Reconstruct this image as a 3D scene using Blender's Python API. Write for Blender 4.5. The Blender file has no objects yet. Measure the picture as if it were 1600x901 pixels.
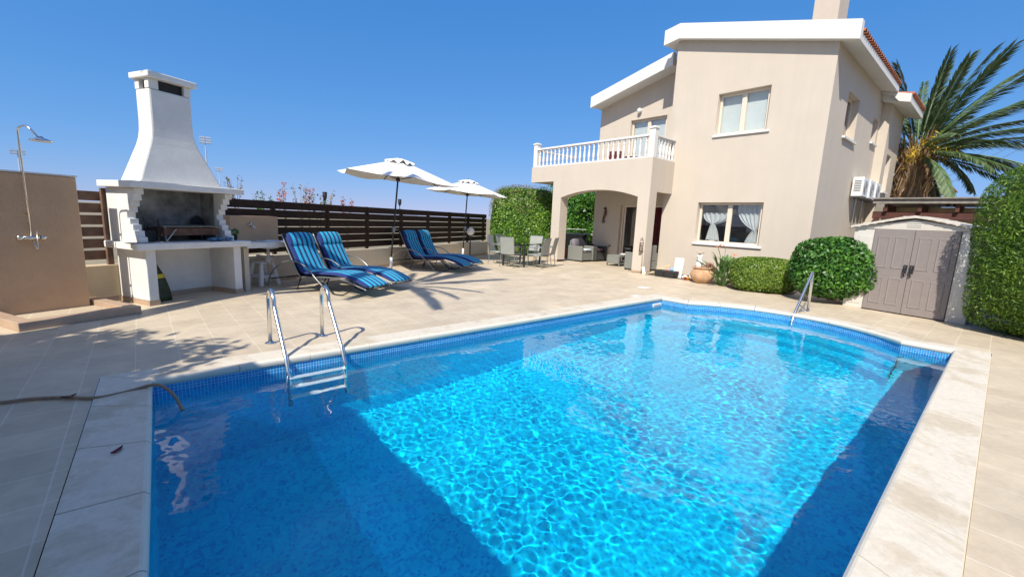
import bpy, bmesh, math, random
import numpy as np
from mathutils import Vector, Matrix, Quaternion

SC = bpy.context.scene
COL = SC.collection
R_ = math.radians
rnd = random.Random(7)
TH = R_(25.84)                      # direction of the boundary fence
EX = Vector((math.cos(TH), math.sin(TH), 0)); EN = Vector((-math.sin(TH), math.cos(TH), 0))
def F(s, t, z=0.0):                 # fence frame -> world
    p = EX * s + EN * t
    return Vector((p.x, p.y, z))

# ------------------------------------------------------------------ materials
def new_mat(name):
    m = bpy.data.materials.new(name); m.use_nodes = True
    nt = m.node_tree
    return m, nt, nt.nodes["Principled BSDF"], nt.nodes["Material Output"]
def N(nt, t, **kw):
    n = nt.nodes.new(t)
    for k, v in kw.items():
        if k in n.inputs: n.inputs[k].default_value = v
        else: setattr(n, k, v)
    return n
def c4(c): return (c[0], c[1], c[2], 1.0)
def ramp(nt, stops, interp='LINEAR'):
    r = nt.nodes.new('ShaderNodeValToRGB'); r.color_ramp.interpolation = interp
    el = r.color_ramp.elements
    while len(el) < len(stops): el.new(0.5)
    for e, (p, c) in zip(el, stops): e.position = p; e.color = c4(c)
    return r
def mat(name, col, rough=0.6, metal=0.0, var=0.12, scale=6.0, bump=0.0, bscale=60.0, col2=None, spec=0.5, detail=5.0, coat=0.0):
    """plain surface with soft procedural mottling and fine bump"""
    m, nt, b, o = new_mat(name); L = nt.links
    tc = N(nt, 'ShaderNodeTexCoord')
    nz = N(nt, 'ShaderNodeTexNoise', Scale=scale, Detail=detail, Roughness=0.6)
    L.new(tc.outputs['Object'], nz.inputs['Vector'])
    a = tuple(max(0, x * (1 - var)) for x in col); c = col2 if col2 else tuple(min(1, x * (1 + var)) for x in col)
    r = ramp(nt, [(0.3, a), (0.7, c)])
    L.new(nz.outputs['Fac'], r.inputs['Fac']); L.new(r.outputs['Color'], b.inputs['Base Color'])
    b.inputs['Roughness'].default_value = rough; b.inputs['Metallic'].default_value = metal
    b.inputs['Specular IOR Level'].default_value = spec
    if coat: b.inputs['Coat Weight'].default_value = coat
    if bump:
        n2 = N(nt, 'ShaderNodeTexNoise', Scale=bscale, Detail=3.0)
        L.new(tc.outputs['Object'], n2.inputs['Vector'])
        bp = N(nt, 'ShaderNodeBump', Strength=bump, Distance=0.01)
        L.new(n2.outputs['Fac'], bp.inputs['Height']); L.new(bp.outputs['Normal'], b.inputs['Normal'])
    return m
def leaf_mat(name, ca, cb, cc, transl=0.3, rough=0.42):
    m, nt, b, o = new_mat(name); L = nt.links
    g = N(nt, 'ShaderNodeNewGeometry')
    r = ramp(nt, [(0.0, ca), (0.55, cb), (1.0, cc)])
    pn = N(nt, 'ShaderNodeTexNoise', Scale=2.6, Detail=3.0); L.new(g.outputs['Position'], pn.inputs['Vector'])
    ad = N(nt, 'ShaderNodeMath', operation='MULTIPLY_ADD'); L.new(pn.outputs['Fac'], ad.inputs[0]); ad.inputs[1].default_value = 1.5; ad.inputs[2].default_value = -0.75
    sm_ = N(nt, 'ShaderNodeMath', operation='ADD', use_clamp=True); L.new(ad.outputs[0], sm_.inputs[0]); L.new(g.outputs['Random Per Island'], sm_.inputs[1])
    L.new(sm_.outputs[0], r.inputs['Fac'])
    L.new(r.outputs['Color'], b.inputs['Base Color']); b.inputs['Roughness'].default_value = rough
    t = N(nt, 'ShaderNodeBsdfTranslucent'); L.new(r.outputs['Color'], t.inputs['Color'])
    mx = N(nt, 'ShaderNodeMixShader', Fac=transl)
    L.new(b.outputs['BSDF'], mx.inputs[1]); L.new(t.outputs['BSDF'], mx.inputs[2]); L.new(mx.outputs['Shader'], o.inputs['Surface'])
    return m
def wall_coords(nt):
    """world position unfolded on the face: horizontal faces use (x, y), upright ones (along, z)"""
    L = nt.links
    g = N(nt, 'ShaderNodeNewGeometry')
    sp = N(nt, 'ShaderNodeSeparateXYZ'); L.new(g.outputs['Position'], sp.inputs[0])
    sn = N(nt, 'ShaderNodeSeparateXYZ'); L.new(g.outputs['True Normal'], sn.inputs[0])
    def gt(sock):
        a = N(nt, 'ShaderNodeMath', operation='ABSOLUTE'); L.new(sock, a.inputs[0])
        c = N(nt, 'ShaderNodeMath', operation='GREATER_THAN'); L.new(a.outputs[0], c.inputs[0]); c.inputs[1].default_value = 0.6
        return c.outputs[0]
    nx, nz = gt(sn.outputs['X']), gt(sn.outputs['Z'])
    def mixf(f, a, b):
        m = N(nt, 'ShaderNodeMix'); L.new(f, m.inputs[0]); L.new(a, m.inputs[2]); L.new(b, m.inputs[3]); return m.outputs[0]
    u = mixf(nx, sp.outputs['X'], sp.outputs['Y'])
    v = mixf(nz, sp.outputs['Z'], sp.outputs['Y'])
    u = mixf(nz, u, sp.outputs['X'])
    cb = N(nt, 'ShaderNodeCombineXYZ'); L.new(u, cb.inputs[0]); L.new(v, cb.inputs[1])
    return cb.outputs[0]
def m_tiles(name, size, stops, grout, gw, rough=0.25, rand_scale=1.0, bump=0.0, patch=None, band=None):
    m, nt, b, o = new_mat(name); L = nt.links
    uv = wall_coords(nt)
    sc = N(nt, 'ShaderNodeVectorMath', operation='SCALE'); L.new(uv, sc.inputs[0]); sc.inputs['Scale'].default_value = 1.0 / size
    off = N(nt, 'ShaderNodeVectorMath', operation='ADD'); L.new(sc.outputs[0], off.inputs[0]); off.inputs[1].default_value = (0.37, 0.21, 0)
    fl = N(nt, 'ShaderNodeVectorMath', operation='FLOOR'); L.new(off.outputs[0], fl.inputs[0])
    fr = N(nt, 'ShaderNodeVectorMath', operation='FRACTION'); L.new(off.outputs[0], fr.inputs[0])
    wn = N(nt, 'ShaderNodeTexWhiteNoise', noise_dimensions='3D'); L.new(fl.outputs[0], wn.inputs['Vector'])
    fac = wn.outputs['Value']
    if patch:
        pn = N(nt, 'ShaderNodeTexNoise', Scale=patch, Detail=3.0); L.new(fl.outputs[0], pn.inputs['Vector'])
        mm = N(nt, 'ShaderNodeMix'); mm.inputs[0].default_value = 0.5; L.new(fac, mm.inputs[2]); L.new(pn.outputs['Fac'], mm.inputs[3]); fac = mm.outputs[0]
    r = ramp(nt, stops); L.new(fac, r.inputs['Fac'])
    sp = N(nt, 'ShaderNodeSeparateXYZ'); L.new(fr.outputs[0], sp.inputs[0])
    def edge(s):
        a = N(nt, 'ShaderNodeMath', operation='SUBTRACT'); L.new(s, a.inputs[0]); a.inputs[1].default_value = 0.5
        c = N(nt, 'ShaderNodeMath', operation='ABSOLUTE'); L.new(a.outputs[0], c.inputs[0])
        d = N(nt, 'ShaderNodeMath', operation='GREATER_THAN'); L.new(c.outputs[0], d.inputs[0]); d.inputs[1].default_value = 0.5 - gw / 2
        return d.outputs[0]
    mx = N(nt, 'ShaderNodeMath', operation='MAXIMUM'); L.new(edge(sp.outputs[0]), mx.inputs[0]); L.new(edge(sp.outputs[1]), mx.inputs[1])
    mc = N(nt, 'ShaderNodeMix', data_type='RGBA'); L.new(mx.outputs[0], mc.inputs[0]); L.new(r.outputs['Color'], mc.inputs[6]); mc.inputs[7].default_value = c4(grout)
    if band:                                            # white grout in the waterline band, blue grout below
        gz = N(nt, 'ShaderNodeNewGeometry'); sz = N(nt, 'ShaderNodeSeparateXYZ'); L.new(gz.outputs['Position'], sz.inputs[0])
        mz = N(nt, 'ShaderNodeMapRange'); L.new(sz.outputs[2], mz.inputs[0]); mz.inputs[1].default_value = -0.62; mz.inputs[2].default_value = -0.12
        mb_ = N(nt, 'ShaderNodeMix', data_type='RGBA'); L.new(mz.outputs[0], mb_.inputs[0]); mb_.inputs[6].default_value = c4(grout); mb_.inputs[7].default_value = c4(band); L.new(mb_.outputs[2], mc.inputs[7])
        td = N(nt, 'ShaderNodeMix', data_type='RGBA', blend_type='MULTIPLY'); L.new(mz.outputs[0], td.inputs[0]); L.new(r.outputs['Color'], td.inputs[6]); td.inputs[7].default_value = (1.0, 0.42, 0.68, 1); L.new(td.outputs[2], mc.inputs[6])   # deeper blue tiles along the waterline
    nz = N(nt, 'ShaderNodeTexNoise', Scale=1.3, Detail=6.0, Roughness=0.65); L.new(uv, nz.inputs['Vector'])
    mr = N(nt, 'ShaderNodeMapRange'); L.new(nz.outputs['Fac'], mr.inputs[0]); mr.inputs[1].default_value = 0.3; mr.inputs[2].default_value = 0.7; mr.inputs[3].default_value = 0.83; mr.inputs[4].default_value = 1.07
    mu = N(nt, 'ShaderNodeMix', data_type='RGBA', blend_type='MULTIPLY'); mu.inputs[0].default_value = 1.0
    L.new(mc.outputs[2], mu.inputs[6]); L.new(mr.outputs[0], mu.inputs[7]); L.new(mu.outputs[2], b.inputs['Base Color'])
    b.inputs['Roughness'].default_value = rough
    if bump:                                            # foot traffic and dried splashes
        n3 = N(nt, 'ShaderNodeTexNoise', Scale=5.5, Detail=8.0, Roughness=0.75, Distortion=0.8); L.new(uv, n3.inputs['Vector'])
        m3 = N(nt, 'ShaderNodeMapRange'); L.new(n3.outputs['Fac'], m3.inputs[0]); m3.inputs[1].default_value = 0.42; m3.inputs[2].default_value = 0.72; m3.inputs[3].default_value = 1.02; m3.inputs[4].default_value = 0.84
        u3 = N(nt, 'ShaderNodeMix', data_type='RGBA', blend_type='MULTIPLY'); u3.inputs[0].default_value = 1.0; L.new(mu.outputs[2], u3.inputs[6]); L.new(m3.outputs[0], u3.inputs[7]); L.new(u3.outputs[2], b.inputs['Base Color'])
        n2 = N(nt, 'ShaderNodeTexNoise', Scale=45.0, Detail=4.0); L.new(uv, n2.inputs['Vector'])
        h = N(nt, 'ShaderNodeMath', operation='SUBTRACT'); L.new(n2.outputs['Fac'], h.inputs[0]); L.new(mx.outputs[0], h.inputs[1])
        bp = N(nt, 'ShaderNodeBump', Strength=bump, Distance=0.004); L.new(h.outputs[0], bp.inputs['Height']); L.new(bp.outputs['Normal'], b.inputs['Normal'])
    return m
def m_weave(name, ca, cb, fx=70.0, fz=55.0):
    m, nt, b, o = new_mat(name); L = nt.links
    tc = N(nt, 'ShaderNodeTexCoord')
    w1 = N(nt, 'ShaderNodeTexWave', bands_direction='Z', Scale=fz / 6.28); w2 = N(nt, 'ShaderNodeTexWave', bands_direction='DIAGONAL', Scale=fx / 6.28)
    L.new(tc.outputs['Object'], w1.inputs['Vector']); L.new(tc.outputs['Object'], w2.inputs['Vector'])
    mu = N(nt, 'ShaderNodeMath', operation='MULTIPLY'); L.new(w1.outputs['Fac'], mu.inputs[0]); L.new(w2.outputs['Fac'], mu.inputs[1])
    r = ramp(nt, [(0.0, ca), (0.7, cb)]); L.new(mu.outputs[0], r.inputs['Fac']); L.new(r.outputs['Color'], b.inputs['Base Color'])
    bp = N(nt, 'ShaderNodeBump', Strength=0.5, Distance=0.006); L.new(mu.outputs[0], bp.inputs['Height']); L.new(bp.outputs['Normal'], b.inputs['Normal'])
    b.inputs['Roughness'].default_value = 0.55
    return m
def m_stripes(name, light, dark, period, phase, duty=0.56):
    m, nt, b, o = new_mat(name); L = nt.links
    tc = N(nt, 'ShaderNodeTexCoord'); sp = N(nt, 'ShaderNodeSeparateXYZ'); L.new(tc.outputs['Object'], sp.inputs[0])
    a = N(nt, 'ShaderNodeMath', operation='MULTIPLY_ADD'); L.new(sp.outputs['X'], a.inputs[0]); a.inputs[1].default_value = 1 / period; a.inputs[2].default_value = phase
    f = N(nt, 'ShaderNodeMath', operation='FRACT'); L.new(a.outputs[0], f.inputs[0])
    r = ramp(nt, [(0.0, light), (duty, dark)], 'CONSTANT'); L.new(f.outputs[0], r.inputs['Fac'])
    ab = N(nt, 'ShaderNodeMath', operation='ABSOLUTE'); L.new(sp.outputs['X'], ab.inputs[0])
    g = N(nt, 'ShaderNodeMath', operation='GREATER_THAN'); L.new(ab.outputs[0], g.inputs[0]); g.inputs[1].default_value = 0.272
    mc = N(nt, 'ShaderNodeMix', data_type='RGBA'); L.new(g.outputs[0], mc.inputs[0]); L.new(r.outputs['Color'], mc.inputs[6]); mc.inputs[7].default_value = c4(dark)
    nz = N(nt, 'ShaderNodeTexNoise', Scale=350.0, Detail=2.0); L.new(tc.outputs['Object'], nz.inputs['Vector'])
    bp = N(nt, 'ShaderNodeBump', Strength=0.25, Distance=0.003); L.new(nz.outputs['Fac'], bp.inputs['Height']); L.new(bp.outputs['Normal'], b.inputs['Normal'])
    L.new(mc.outputs[2], b.inputs['Base Color']); b.inputs['Roughness'].default_value = 0.85; b.inputs['Sheen Weight'].default_value = 0.1
    return m
def m_coping():
    m, nt, b, o = new_mat('coping_stone'); L = nt.links
    g = N(nt, 'ShaderNodeNewGeometry')
    n1 = N(nt, 'ShaderNodeTexNoise', Scale=1.7, Detail=9.0, Roughness=0.68, Distortion=0.6); L.new(g.outputs['Position'], n1.inputs['Vector'])
    n2 = N(nt, 'ShaderNodeTexNoise', Scale=26.0, Detail=5.0, Roughness=0.7); L.new(g.outputs['Position'], n2.inputs['Vector'])
    r = ramp(nt, [(0.50, (0.62, 0.56, 0.455)), (0.545, (0.575, 0.505, 0.395)), (0.60, (0.52, 0.445, 0.33)), (0.72, (0.47, 0.395, 0.285))])
    L.new(n1.outputs['Fac'], r.inputs['Fac'])
    sp = N(nt, 'ShaderNodeSeparateXYZ'); L.new(g.outputs['True Normal'], sp.inputs[0])
    mr = N(nt, 'ShaderNodeMapRange'); L.new(n2.outputs['Fac'], mr.inputs[0]); mr.inputs[1].default_value = 0.3; mr.inputs[2].default_value = 0.7; mr.inputs[3].default_value = 0.88; mr.inputs[4].default_value = 1.06
    mu = N(nt, 'ShaderNodeMix', data_type='RGBA', blend_type='MULTIPLY'); mu.inputs[0].default_value = 1.0
    L.new(r.outputs['Color'], mu.inputs[6]); L.new(mr.outputs[0], mu.inputs[7])
    # the rounded nose of each slab stays clean and pale
    up = N(nt, 'ShaderNodeMapRange'); L.new(sp.outputs['Z'], up.inputs[0]); up.inputs[1].default_value = 0.85; up.inputs[2].default_value = 0.99
    mc = N(nt, 'ShaderNodeMix', data_type='RGBA'); L.new(up.outputs[0], mc.inputs[0]); mc.inputs[6].default_value = (0.64, 0.60, 0.51, 1); L.new(mu.outputs[2], mc.inputs[7])
    L.new(mc.outputs[2], b.inputs['Base Color']); b.inputs['Roughness'].default_value = 0.7
    bp = N(nt, 'ShaderNodeBump', Strength=0.35, Distance=0.004); L.new(n2.outputs['Fac'], bp.inputs['Height']); L.new(bp.outputs['Normal'], b.inputs['Normal'])
    return m
def m_glass(name, tint=(0.75, 0.8, 0.8), rough=0.02, clear=0.75):
    m, nt, b, o = new_mat(name); L = nt.links
    t = N(nt, 'ShaderNodeBsdfTransparent', Color=c4(tint)); gl = N(nt, 'ShaderNodeBsdfGlossy', Color=(1, 1, 1, 1), Roughness=rough)
    lw = N(nt, 'ShaderNodeFresnel', IOR=1.5); mx = N(nt, 'ShaderNodeMixShader')
    mr = N(nt, 'ShaderNodeMath', operation='MULTIPLY_ADD'); L.new(lw.outputs[0], mr.inputs[0]); mr.inputs[1].default_value = 1.5; mr.inputs[2].default_value = 0.02
    L.new(mr.outputs[0], mx.inputs['Fac']); L.new(t.outputs[0], mx.inputs[1]); L.new(gl.outputs[0], mx.inputs[2]); L.new(mx.outputs[0], o.inputs['Surface'])
    return m
def m_water():
    m, nt, b, o = new_mat('water_clear')
    b.inputs['Base Color'].default_value = (0.90, 0.99, 1.0, 1); b.inputs['Transmission Weight'].default_value = 1.0
    b.inputs['IOR'].default_value = 1.33; b.inputs['Roughness'].default_value = 0.0
    return m

def m_stucco(name, col):
    m = mat(name, col, 0.9, var=0.03, scale=1.2, bump=0.5, bscale=110, spec=0.2); nt = m.node_tree; L = nt.links; b = nt.nodes['Principled BSDF']
    src = b.inputs['Base Color'].links[0].from_socket
    tc = N(nt, 'ShaderNodeTexCoord'); mp = N(nt, 'ShaderNodeMapping'); mp.inputs['Scale'].default_value = (3.2, 3.2, 0.28); L.new(tc.outputs['Object'], mp.inputs['Vector'])
    nz = N(nt, 'ShaderNodeTexNoise', Scale=1.6, Detail=7.0, Roughness=0.7); L.new(mp.outputs[0], nz.inputs['Vector'])
    mr = N(nt, 'ShaderNodeMapRange'); L.new(nz.outputs['Fac'], mr.inputs[0]); mr.inputs[1].default_value = 0.35; mr.inputs[2].default_value = 0.75; mr.inputs[3].default_value = 1.015; mr.inputs[4].default_value = 0.965
    mu = N(nt, 'ShaderNodeMix', data_type='RGBA', blend_type='MULTIPLY'); mu.inputs[0].default_value = 1.0; L.new(src, mu.inputs[6]); L.new(mr.outputs[0], mu.inputs[7]); L.new(mu.outputs[2], b.inputs['Base Color'])
    return m
M = {}
M['stucco'] = m_stucco('cream_stucco', (0.545, 0.477, 0.395)); M['stucco0'] = mat('cream_stucco', (0.50, 0.445, 0.38), 0.9, var=0.035, scale=1.2, bump=0.35, bscale=130, spec=0.2)
M['white'] = mat('white_render', (0.80, 0.79, 0.75), 0.85, var=0.05, scale=2.2, bump=0.25, bscale=80, spec=0.3)
M['fascia'] = mat('white_fascia', (0.66, 0.65, 0.62), 0.8, var=0.03, scale=2.0, bump=0.15, bscale=50, spec=0.3)
M['bbqwhite'] = mat('limewash', (0.68, 0.67, 0.63), 0.9, var=0.08, scale=3.5, bump=0.2, bscale=45, spec=0.2)
M['counter'] = mat('painted_slab', (0.70, 0.685, 0.64), 0.8, var=0.10, scale=5, bump=0.3, bscale=60)
M['soot'] = mat('sooty_brickwork', (0.12, 0.12, 0.115), 0.95, var=0.5, scale=2.5, bump=0.4, bscale=40, col2=(0.42, 0.42, 0.40))
M['tan'] = mat('tan_render', (0.50, 0.33, 0.20), 0.92, var=0.10, scale=2.0, bump=0.45, bscale=70, spec=0.2)
M['ochre'] = mat('ochre_render', (0.60, 0.47, 0.29), 0.92, var=0.08, scale=2.0, bump=0.4, bscale=70, spec=0.2)
M['cream'] = mat('cream_render', (0.60, 0.52, 0.39), 0.92, var=0.07, scale=1.6, bump=0.4, bscale=70, spec=0.2)
M['skirt'] = mat('tile_skirting', (0.42, 0.30, 0.21), 0.5, var=0.12, scale=5, bump=0.1)
M['patio'] = m_tiles('patio_tiles', 0.335, [(0.0, (0.53, 0.435, 0.31)), (0.5, (0.565, 0.468, 0.335)), (1.0, (0.60, 0.50, 0.362))], (0.66, 0.58, 0.45), 0.026, 0.55, bump=0.25)
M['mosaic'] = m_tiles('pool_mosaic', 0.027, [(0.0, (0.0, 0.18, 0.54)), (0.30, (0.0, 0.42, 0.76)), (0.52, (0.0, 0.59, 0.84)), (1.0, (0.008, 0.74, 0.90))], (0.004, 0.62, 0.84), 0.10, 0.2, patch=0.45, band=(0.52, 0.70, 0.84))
M['coping'] = m_coping()
M['water'] = m_water()
M['steel'] = mat('polished_steel', (0.72, 0.72, 0.70), 0.22, 1.0, var=0.04)
M['chrome'] = mat('dull_chrome', (0.62, 0.62, 0.60), 0.22, 1.0, var=0.06)
M['darkmetal'] = mat('dark_metal', (0.028, 0.030, 0.034), 0.4, 0.3, var=0.1)
M['greymetal'] = mat('grey_metal', (0.30, 0.31, 0.31), 0.35, 0.7, var=0.08)
M['rust'] = mat('rusty_iron', (0.14, 0.075, 0.05), 0.8, 0.3, var=0.4, scale=14)
M['wood'] = mat('dark_stained_wood', (0.022, 0.011, 0.008), 0.6, var=0.5, scale=9, bump=0.3, bscale=40, spec=0.25)
M['wood2'] = mat('weathered_wood', (0.15, 0.085, 0.055), 0.75, var=0.35, scale=7, bump=0.3, bscale=40)
M['greywood'] = mat('grey_weathered_timber', (0.22, 0.20, 0.175), 0.85, var=0.25, scale=6, bump=0.4, bscale=40)
M['redwood'] = mat('red_brown_timber', (0.075, 0.022, 0.014), 0.7, var=0.3, scale=6, bump=0.3)
M['panel'] = mat('pale_soffit_boards', (0.42, 0.35, 0.28), 0.85, var=0.12, scale=4)
M['plastic'] = mat('white_plastic', (0.74, 0.75, 0.75), 0.4, var=0.03)
M['canvas'] = mat('white_canvas', (0.74, 0.73, 0.71), 0.9, var=0.04, scale=5, bump=0.15, bscale=220)
M['navy'] = mat('navy_cloth', (0.010, 0.028, 0.11), 0.9, var=0.15)
M['stripe'] = m_stripes('blue_stripes', (0.008, 0.36, 0.56), (0.005, 0.024, 0.14), 0.112, 0.5)
M['weave'] = m_weave('grey_wicker', (0.20, 0.21, 0.19), (0.47, 0.49, 0.45))
M['weave2'] = m_weave('grey_rattan', (0.11, 0.115, 0.10), (0.36, 0.37, 0.335))
M['darkweave'] = m_weave('charcoal_rattan', (0.03, 0.03, 0.03), (0.10, 0.10, 0.095))
M['cushgrey'] = mat('mauve_grey_cushion', (0.17, 0.15, 0.18), 0.95, var=0.2, scale=12)
M['cushblack'] = mat('black_cushion', (0.018, 0.018, 0.022), 0.95, var=0.2)
M['cushwhite'] = mat('pale_towel', (0.55, 0.60, 0.64), 0.95, var=0.15, scale=15)
M['cushpink'] = mat('dusky_pink_cushion', (0.20, 0.11, 0.11), 0.95, var=0.15)
M['glass'] = m_glass('window_glass', (0.80, 0.83, 0.83))
M['tableglass'] = m_glass('green_tinted_glass', (0.42, 0.55, 0.50))
M['globe'] = mat('opal_globe', (0.86, 0.85, 0.82), 0.25, var=0.02)
M['frame'] = mat('beige_aluminium', (0.66, 0.57, 0.46), 0.45, var=0.03)
M['blind'] = mat('pale_roller_blind', (0.72, 0.75, 0.72), 0.9, var=0.04)
M['lace'] = mat('white_net_curtain', (0.80, 0.82, 0.82), 0.95, var=0.08, scale=30)
_nt = M['lace'].node_tree; _t = N(_nt, 'ShaderNodeBsdfTransparent'); _x = N(_nt, 'ShaderNodeMixShader', Fac=0.28); _nt.links.new(_nt.nodes['Principled BSDF'].outputs[0], _x.inputs[1]); _nt.links.new(_t.outputs[0], _x.inputs[2]); _nt.links.new(_x.outputs[0], _nt.nodes['Material Output'].inputs['Surface'])
M['maroon'] = mat('maroon_cloth', (0.10, 0.012, 0.016), 0.9, var=0.2)
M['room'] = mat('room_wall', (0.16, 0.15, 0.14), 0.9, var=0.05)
M['terra'] = mat('roof_terracotta', (0.32, 0.115, 0.058), 0.85, var=0.3, scale=7, bump=0.3)
M['urn'] = mat('weathered_terracotta', (0.46, 0.235, 0.11), 0.85, var=0.22, scale=5, bump=0.3, bscale=35, col2=(0.60, 0.40, 0.24))
M['shedgrey'] = mat('taupe_plastic_door', (0.235, 0.20, 0.185), 0.55, var=0.05, scale=10, bump=0.25, bscale=90)
M['shedbeige'] = mat('beige_plastic_panel', (0.60, 0.565, 0.50), 0.55, var=0.04, scale=8, bump=0.2, bscale=90)
M['shedroof'] = mat('cream_plastic_roof', (0.56, 0.51, 0.44), 0.6, var=0.05)
M['acwhite'] = mat('appliance_white', (0.76, 0.76, 0.73), 0.4, var=0.03)
M['dark'] = mat('near_black', (0.012, 0.012, 0.012), 0.7, var=0.2)
M['black'] = mat('black_plastic', (0.02, 0.02, 0.022), 0.5, var=0.1)
M['hose'] = mat('tan_hose', (0.23, 0.16, 0.10), 0.55, var=0.2, scale=20)
M['trunk'] = mat('bark', (0.16, 0.115, 0.08), 0.95, var=0.35, scale=14, bump=0.6, bscale=30)
M['palmtrunk'] = mat('palm_bark', (0.20, 0.13, 0.08), 0.95, var=0.35, scale=10, bump=0.7, bscale=22)
M['soil'] = mat('garden_soil', (0.10, 0.07, 0.05), 0.98, var=0.3, scale=10, bump=0.6, bscale=40)
M['ground'] = mat('dry_ground', (0.22, 0.18, 0.11), 0.98, var=0.25, scale=0.6, bump=0.4, bscale=6)
M['brick'] = mat('old_brick', (0.22, 0.10, 0.065), 0.9, var=0.35, scale=20, bump=0.4)
M['dryleaf'] = leaf_mat('dry_frond', (0.13, 0.075, 0.035), (0.26, 0.16, 0.075), (0.36, 0.25, 0.13), 0.15, 0.7)
M['ivyleaf'] = leaf_mat('ivy_leaf', (0.04, 0.11, 0.012), (0.11, 0.24, 0.022), (0.25, 0.41, 0.05))
M['clipleaf'] = leaf_mat('clipped_leaf', (0.075, 0.14, 0.016), (0.16, 0.27, 0.028), (0.29, 0.38, 0.06))
M['bushleaf'] = leaf_mat('bush_leaf', (0.020, 0.085, 0.012), (0.055, 0.17, 0.022), (0.13, 0.31, 0.04), 0.25, 0.40)
M['thuja'] = leaf_mat('thuja_spray', (0.040, 0.098, 0.006), (0.095, 0.19, 0.013), (0.19, 0.30, 0.026), 0.25, 0.5)
M['treeleaf'] = leaf_mat('tree_leaf', (0.03, 0.11, 0.01), (0.075, 0.22, 0.02), (0.17, 0.36, 0.04))
M['palmleaf'] = leaf_mat('palm_leaflet', (0.06, 0.105, 0.045), (0.115, 0.17, 0.07), (0.20, 0.26, 0.13), 0.2, 0.4)
M['strelleaf'] = leaf_mat('broad_leaf', (0.06, 0.13, 0.03), (0.12, 0.22, 0.06), (0.24, 0.33, 0.12))
M['pinkleaf'] = leaf_mat('pink_bract', (0.45, 0.12, 0.10), (0.55, 0.20, 0.17), (0.50, 0.32, 0.25), 0.4)
M['yellow'] = leaf_mat('date_cluster', (0.42, 0.27, 0.015), (0.55, 0.38, 0.03), (0.62, 0.46, 0.06), 0.2)
M['twig'] = leaf_mat('dry_twig', (0.12, 0.09, 0.05), (0.24, 0.18, 0.09), (0.33, 0.27, 0.14), 0.1, 0.8)
M['flower'] = mat('faded_orange_flower', (0.50, 0.20, 0.10), 0.8, var=0.2)
M['toyyellow'] = mat('yellow_plastic', (0.70, 0.62, 0.12), 0.5); M['toyblue'] = mat('pale_blue_plastic', (0.20, 0.42, 0.66), 0.5)
M['toypink'] = mat('pink_plastic', (0.70, 0.30, 0.30), 0.5); M['toyorange'] = mat('orange_plastic', (0.72, 0.30, 0.03), 0.5); M['toyred'] = mat('brick_red_plastic', (0.42, 0.08, 0.03), 0.5)
M['stone'] = mat('pale_stone', (0.62, 0.60, 0.57), 0.85, var=0.12, scale=12, bump=0.3)
M['owl'] = mat('white_ceramic', (0.78, 0.76, 0.72), 0.35, var=0.12, scale=26, col2=(0.83, 0.82, 0.80))
M['bag'] = mat('green_sack', (0.02, 0.035, 0.015), 0.6, var=0.6, scale=9); M['bagyellow'] = mat('yellow_band', (0.55, 0.45, 0.03), 0.6)
M['leafred'] = mat('dead_red_leaf', (0.13, 0.012, 0.03), 0.7, var=0.3)
M['bluerag'] = mat('blue_cloth', (0.06, 0.14, 0.25), 0.9, var=0.2)
M['cable'] = mat('grey_cable', (0.10, 0.10, 0.11), 0.7)
M['mast'] = mat('hazed_steel', (0.42, 0.47, 0.54), 0.7, 0.0)  # steel colour lightened towards blue to carry the distance haze
M['candle'] = mat('cream_wax', (0.66, 0.62, 0.50), 0.6)
M['tableglassw'] = m_glass('canopy_glass', (0.70, 0.78, 0.78))

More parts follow.
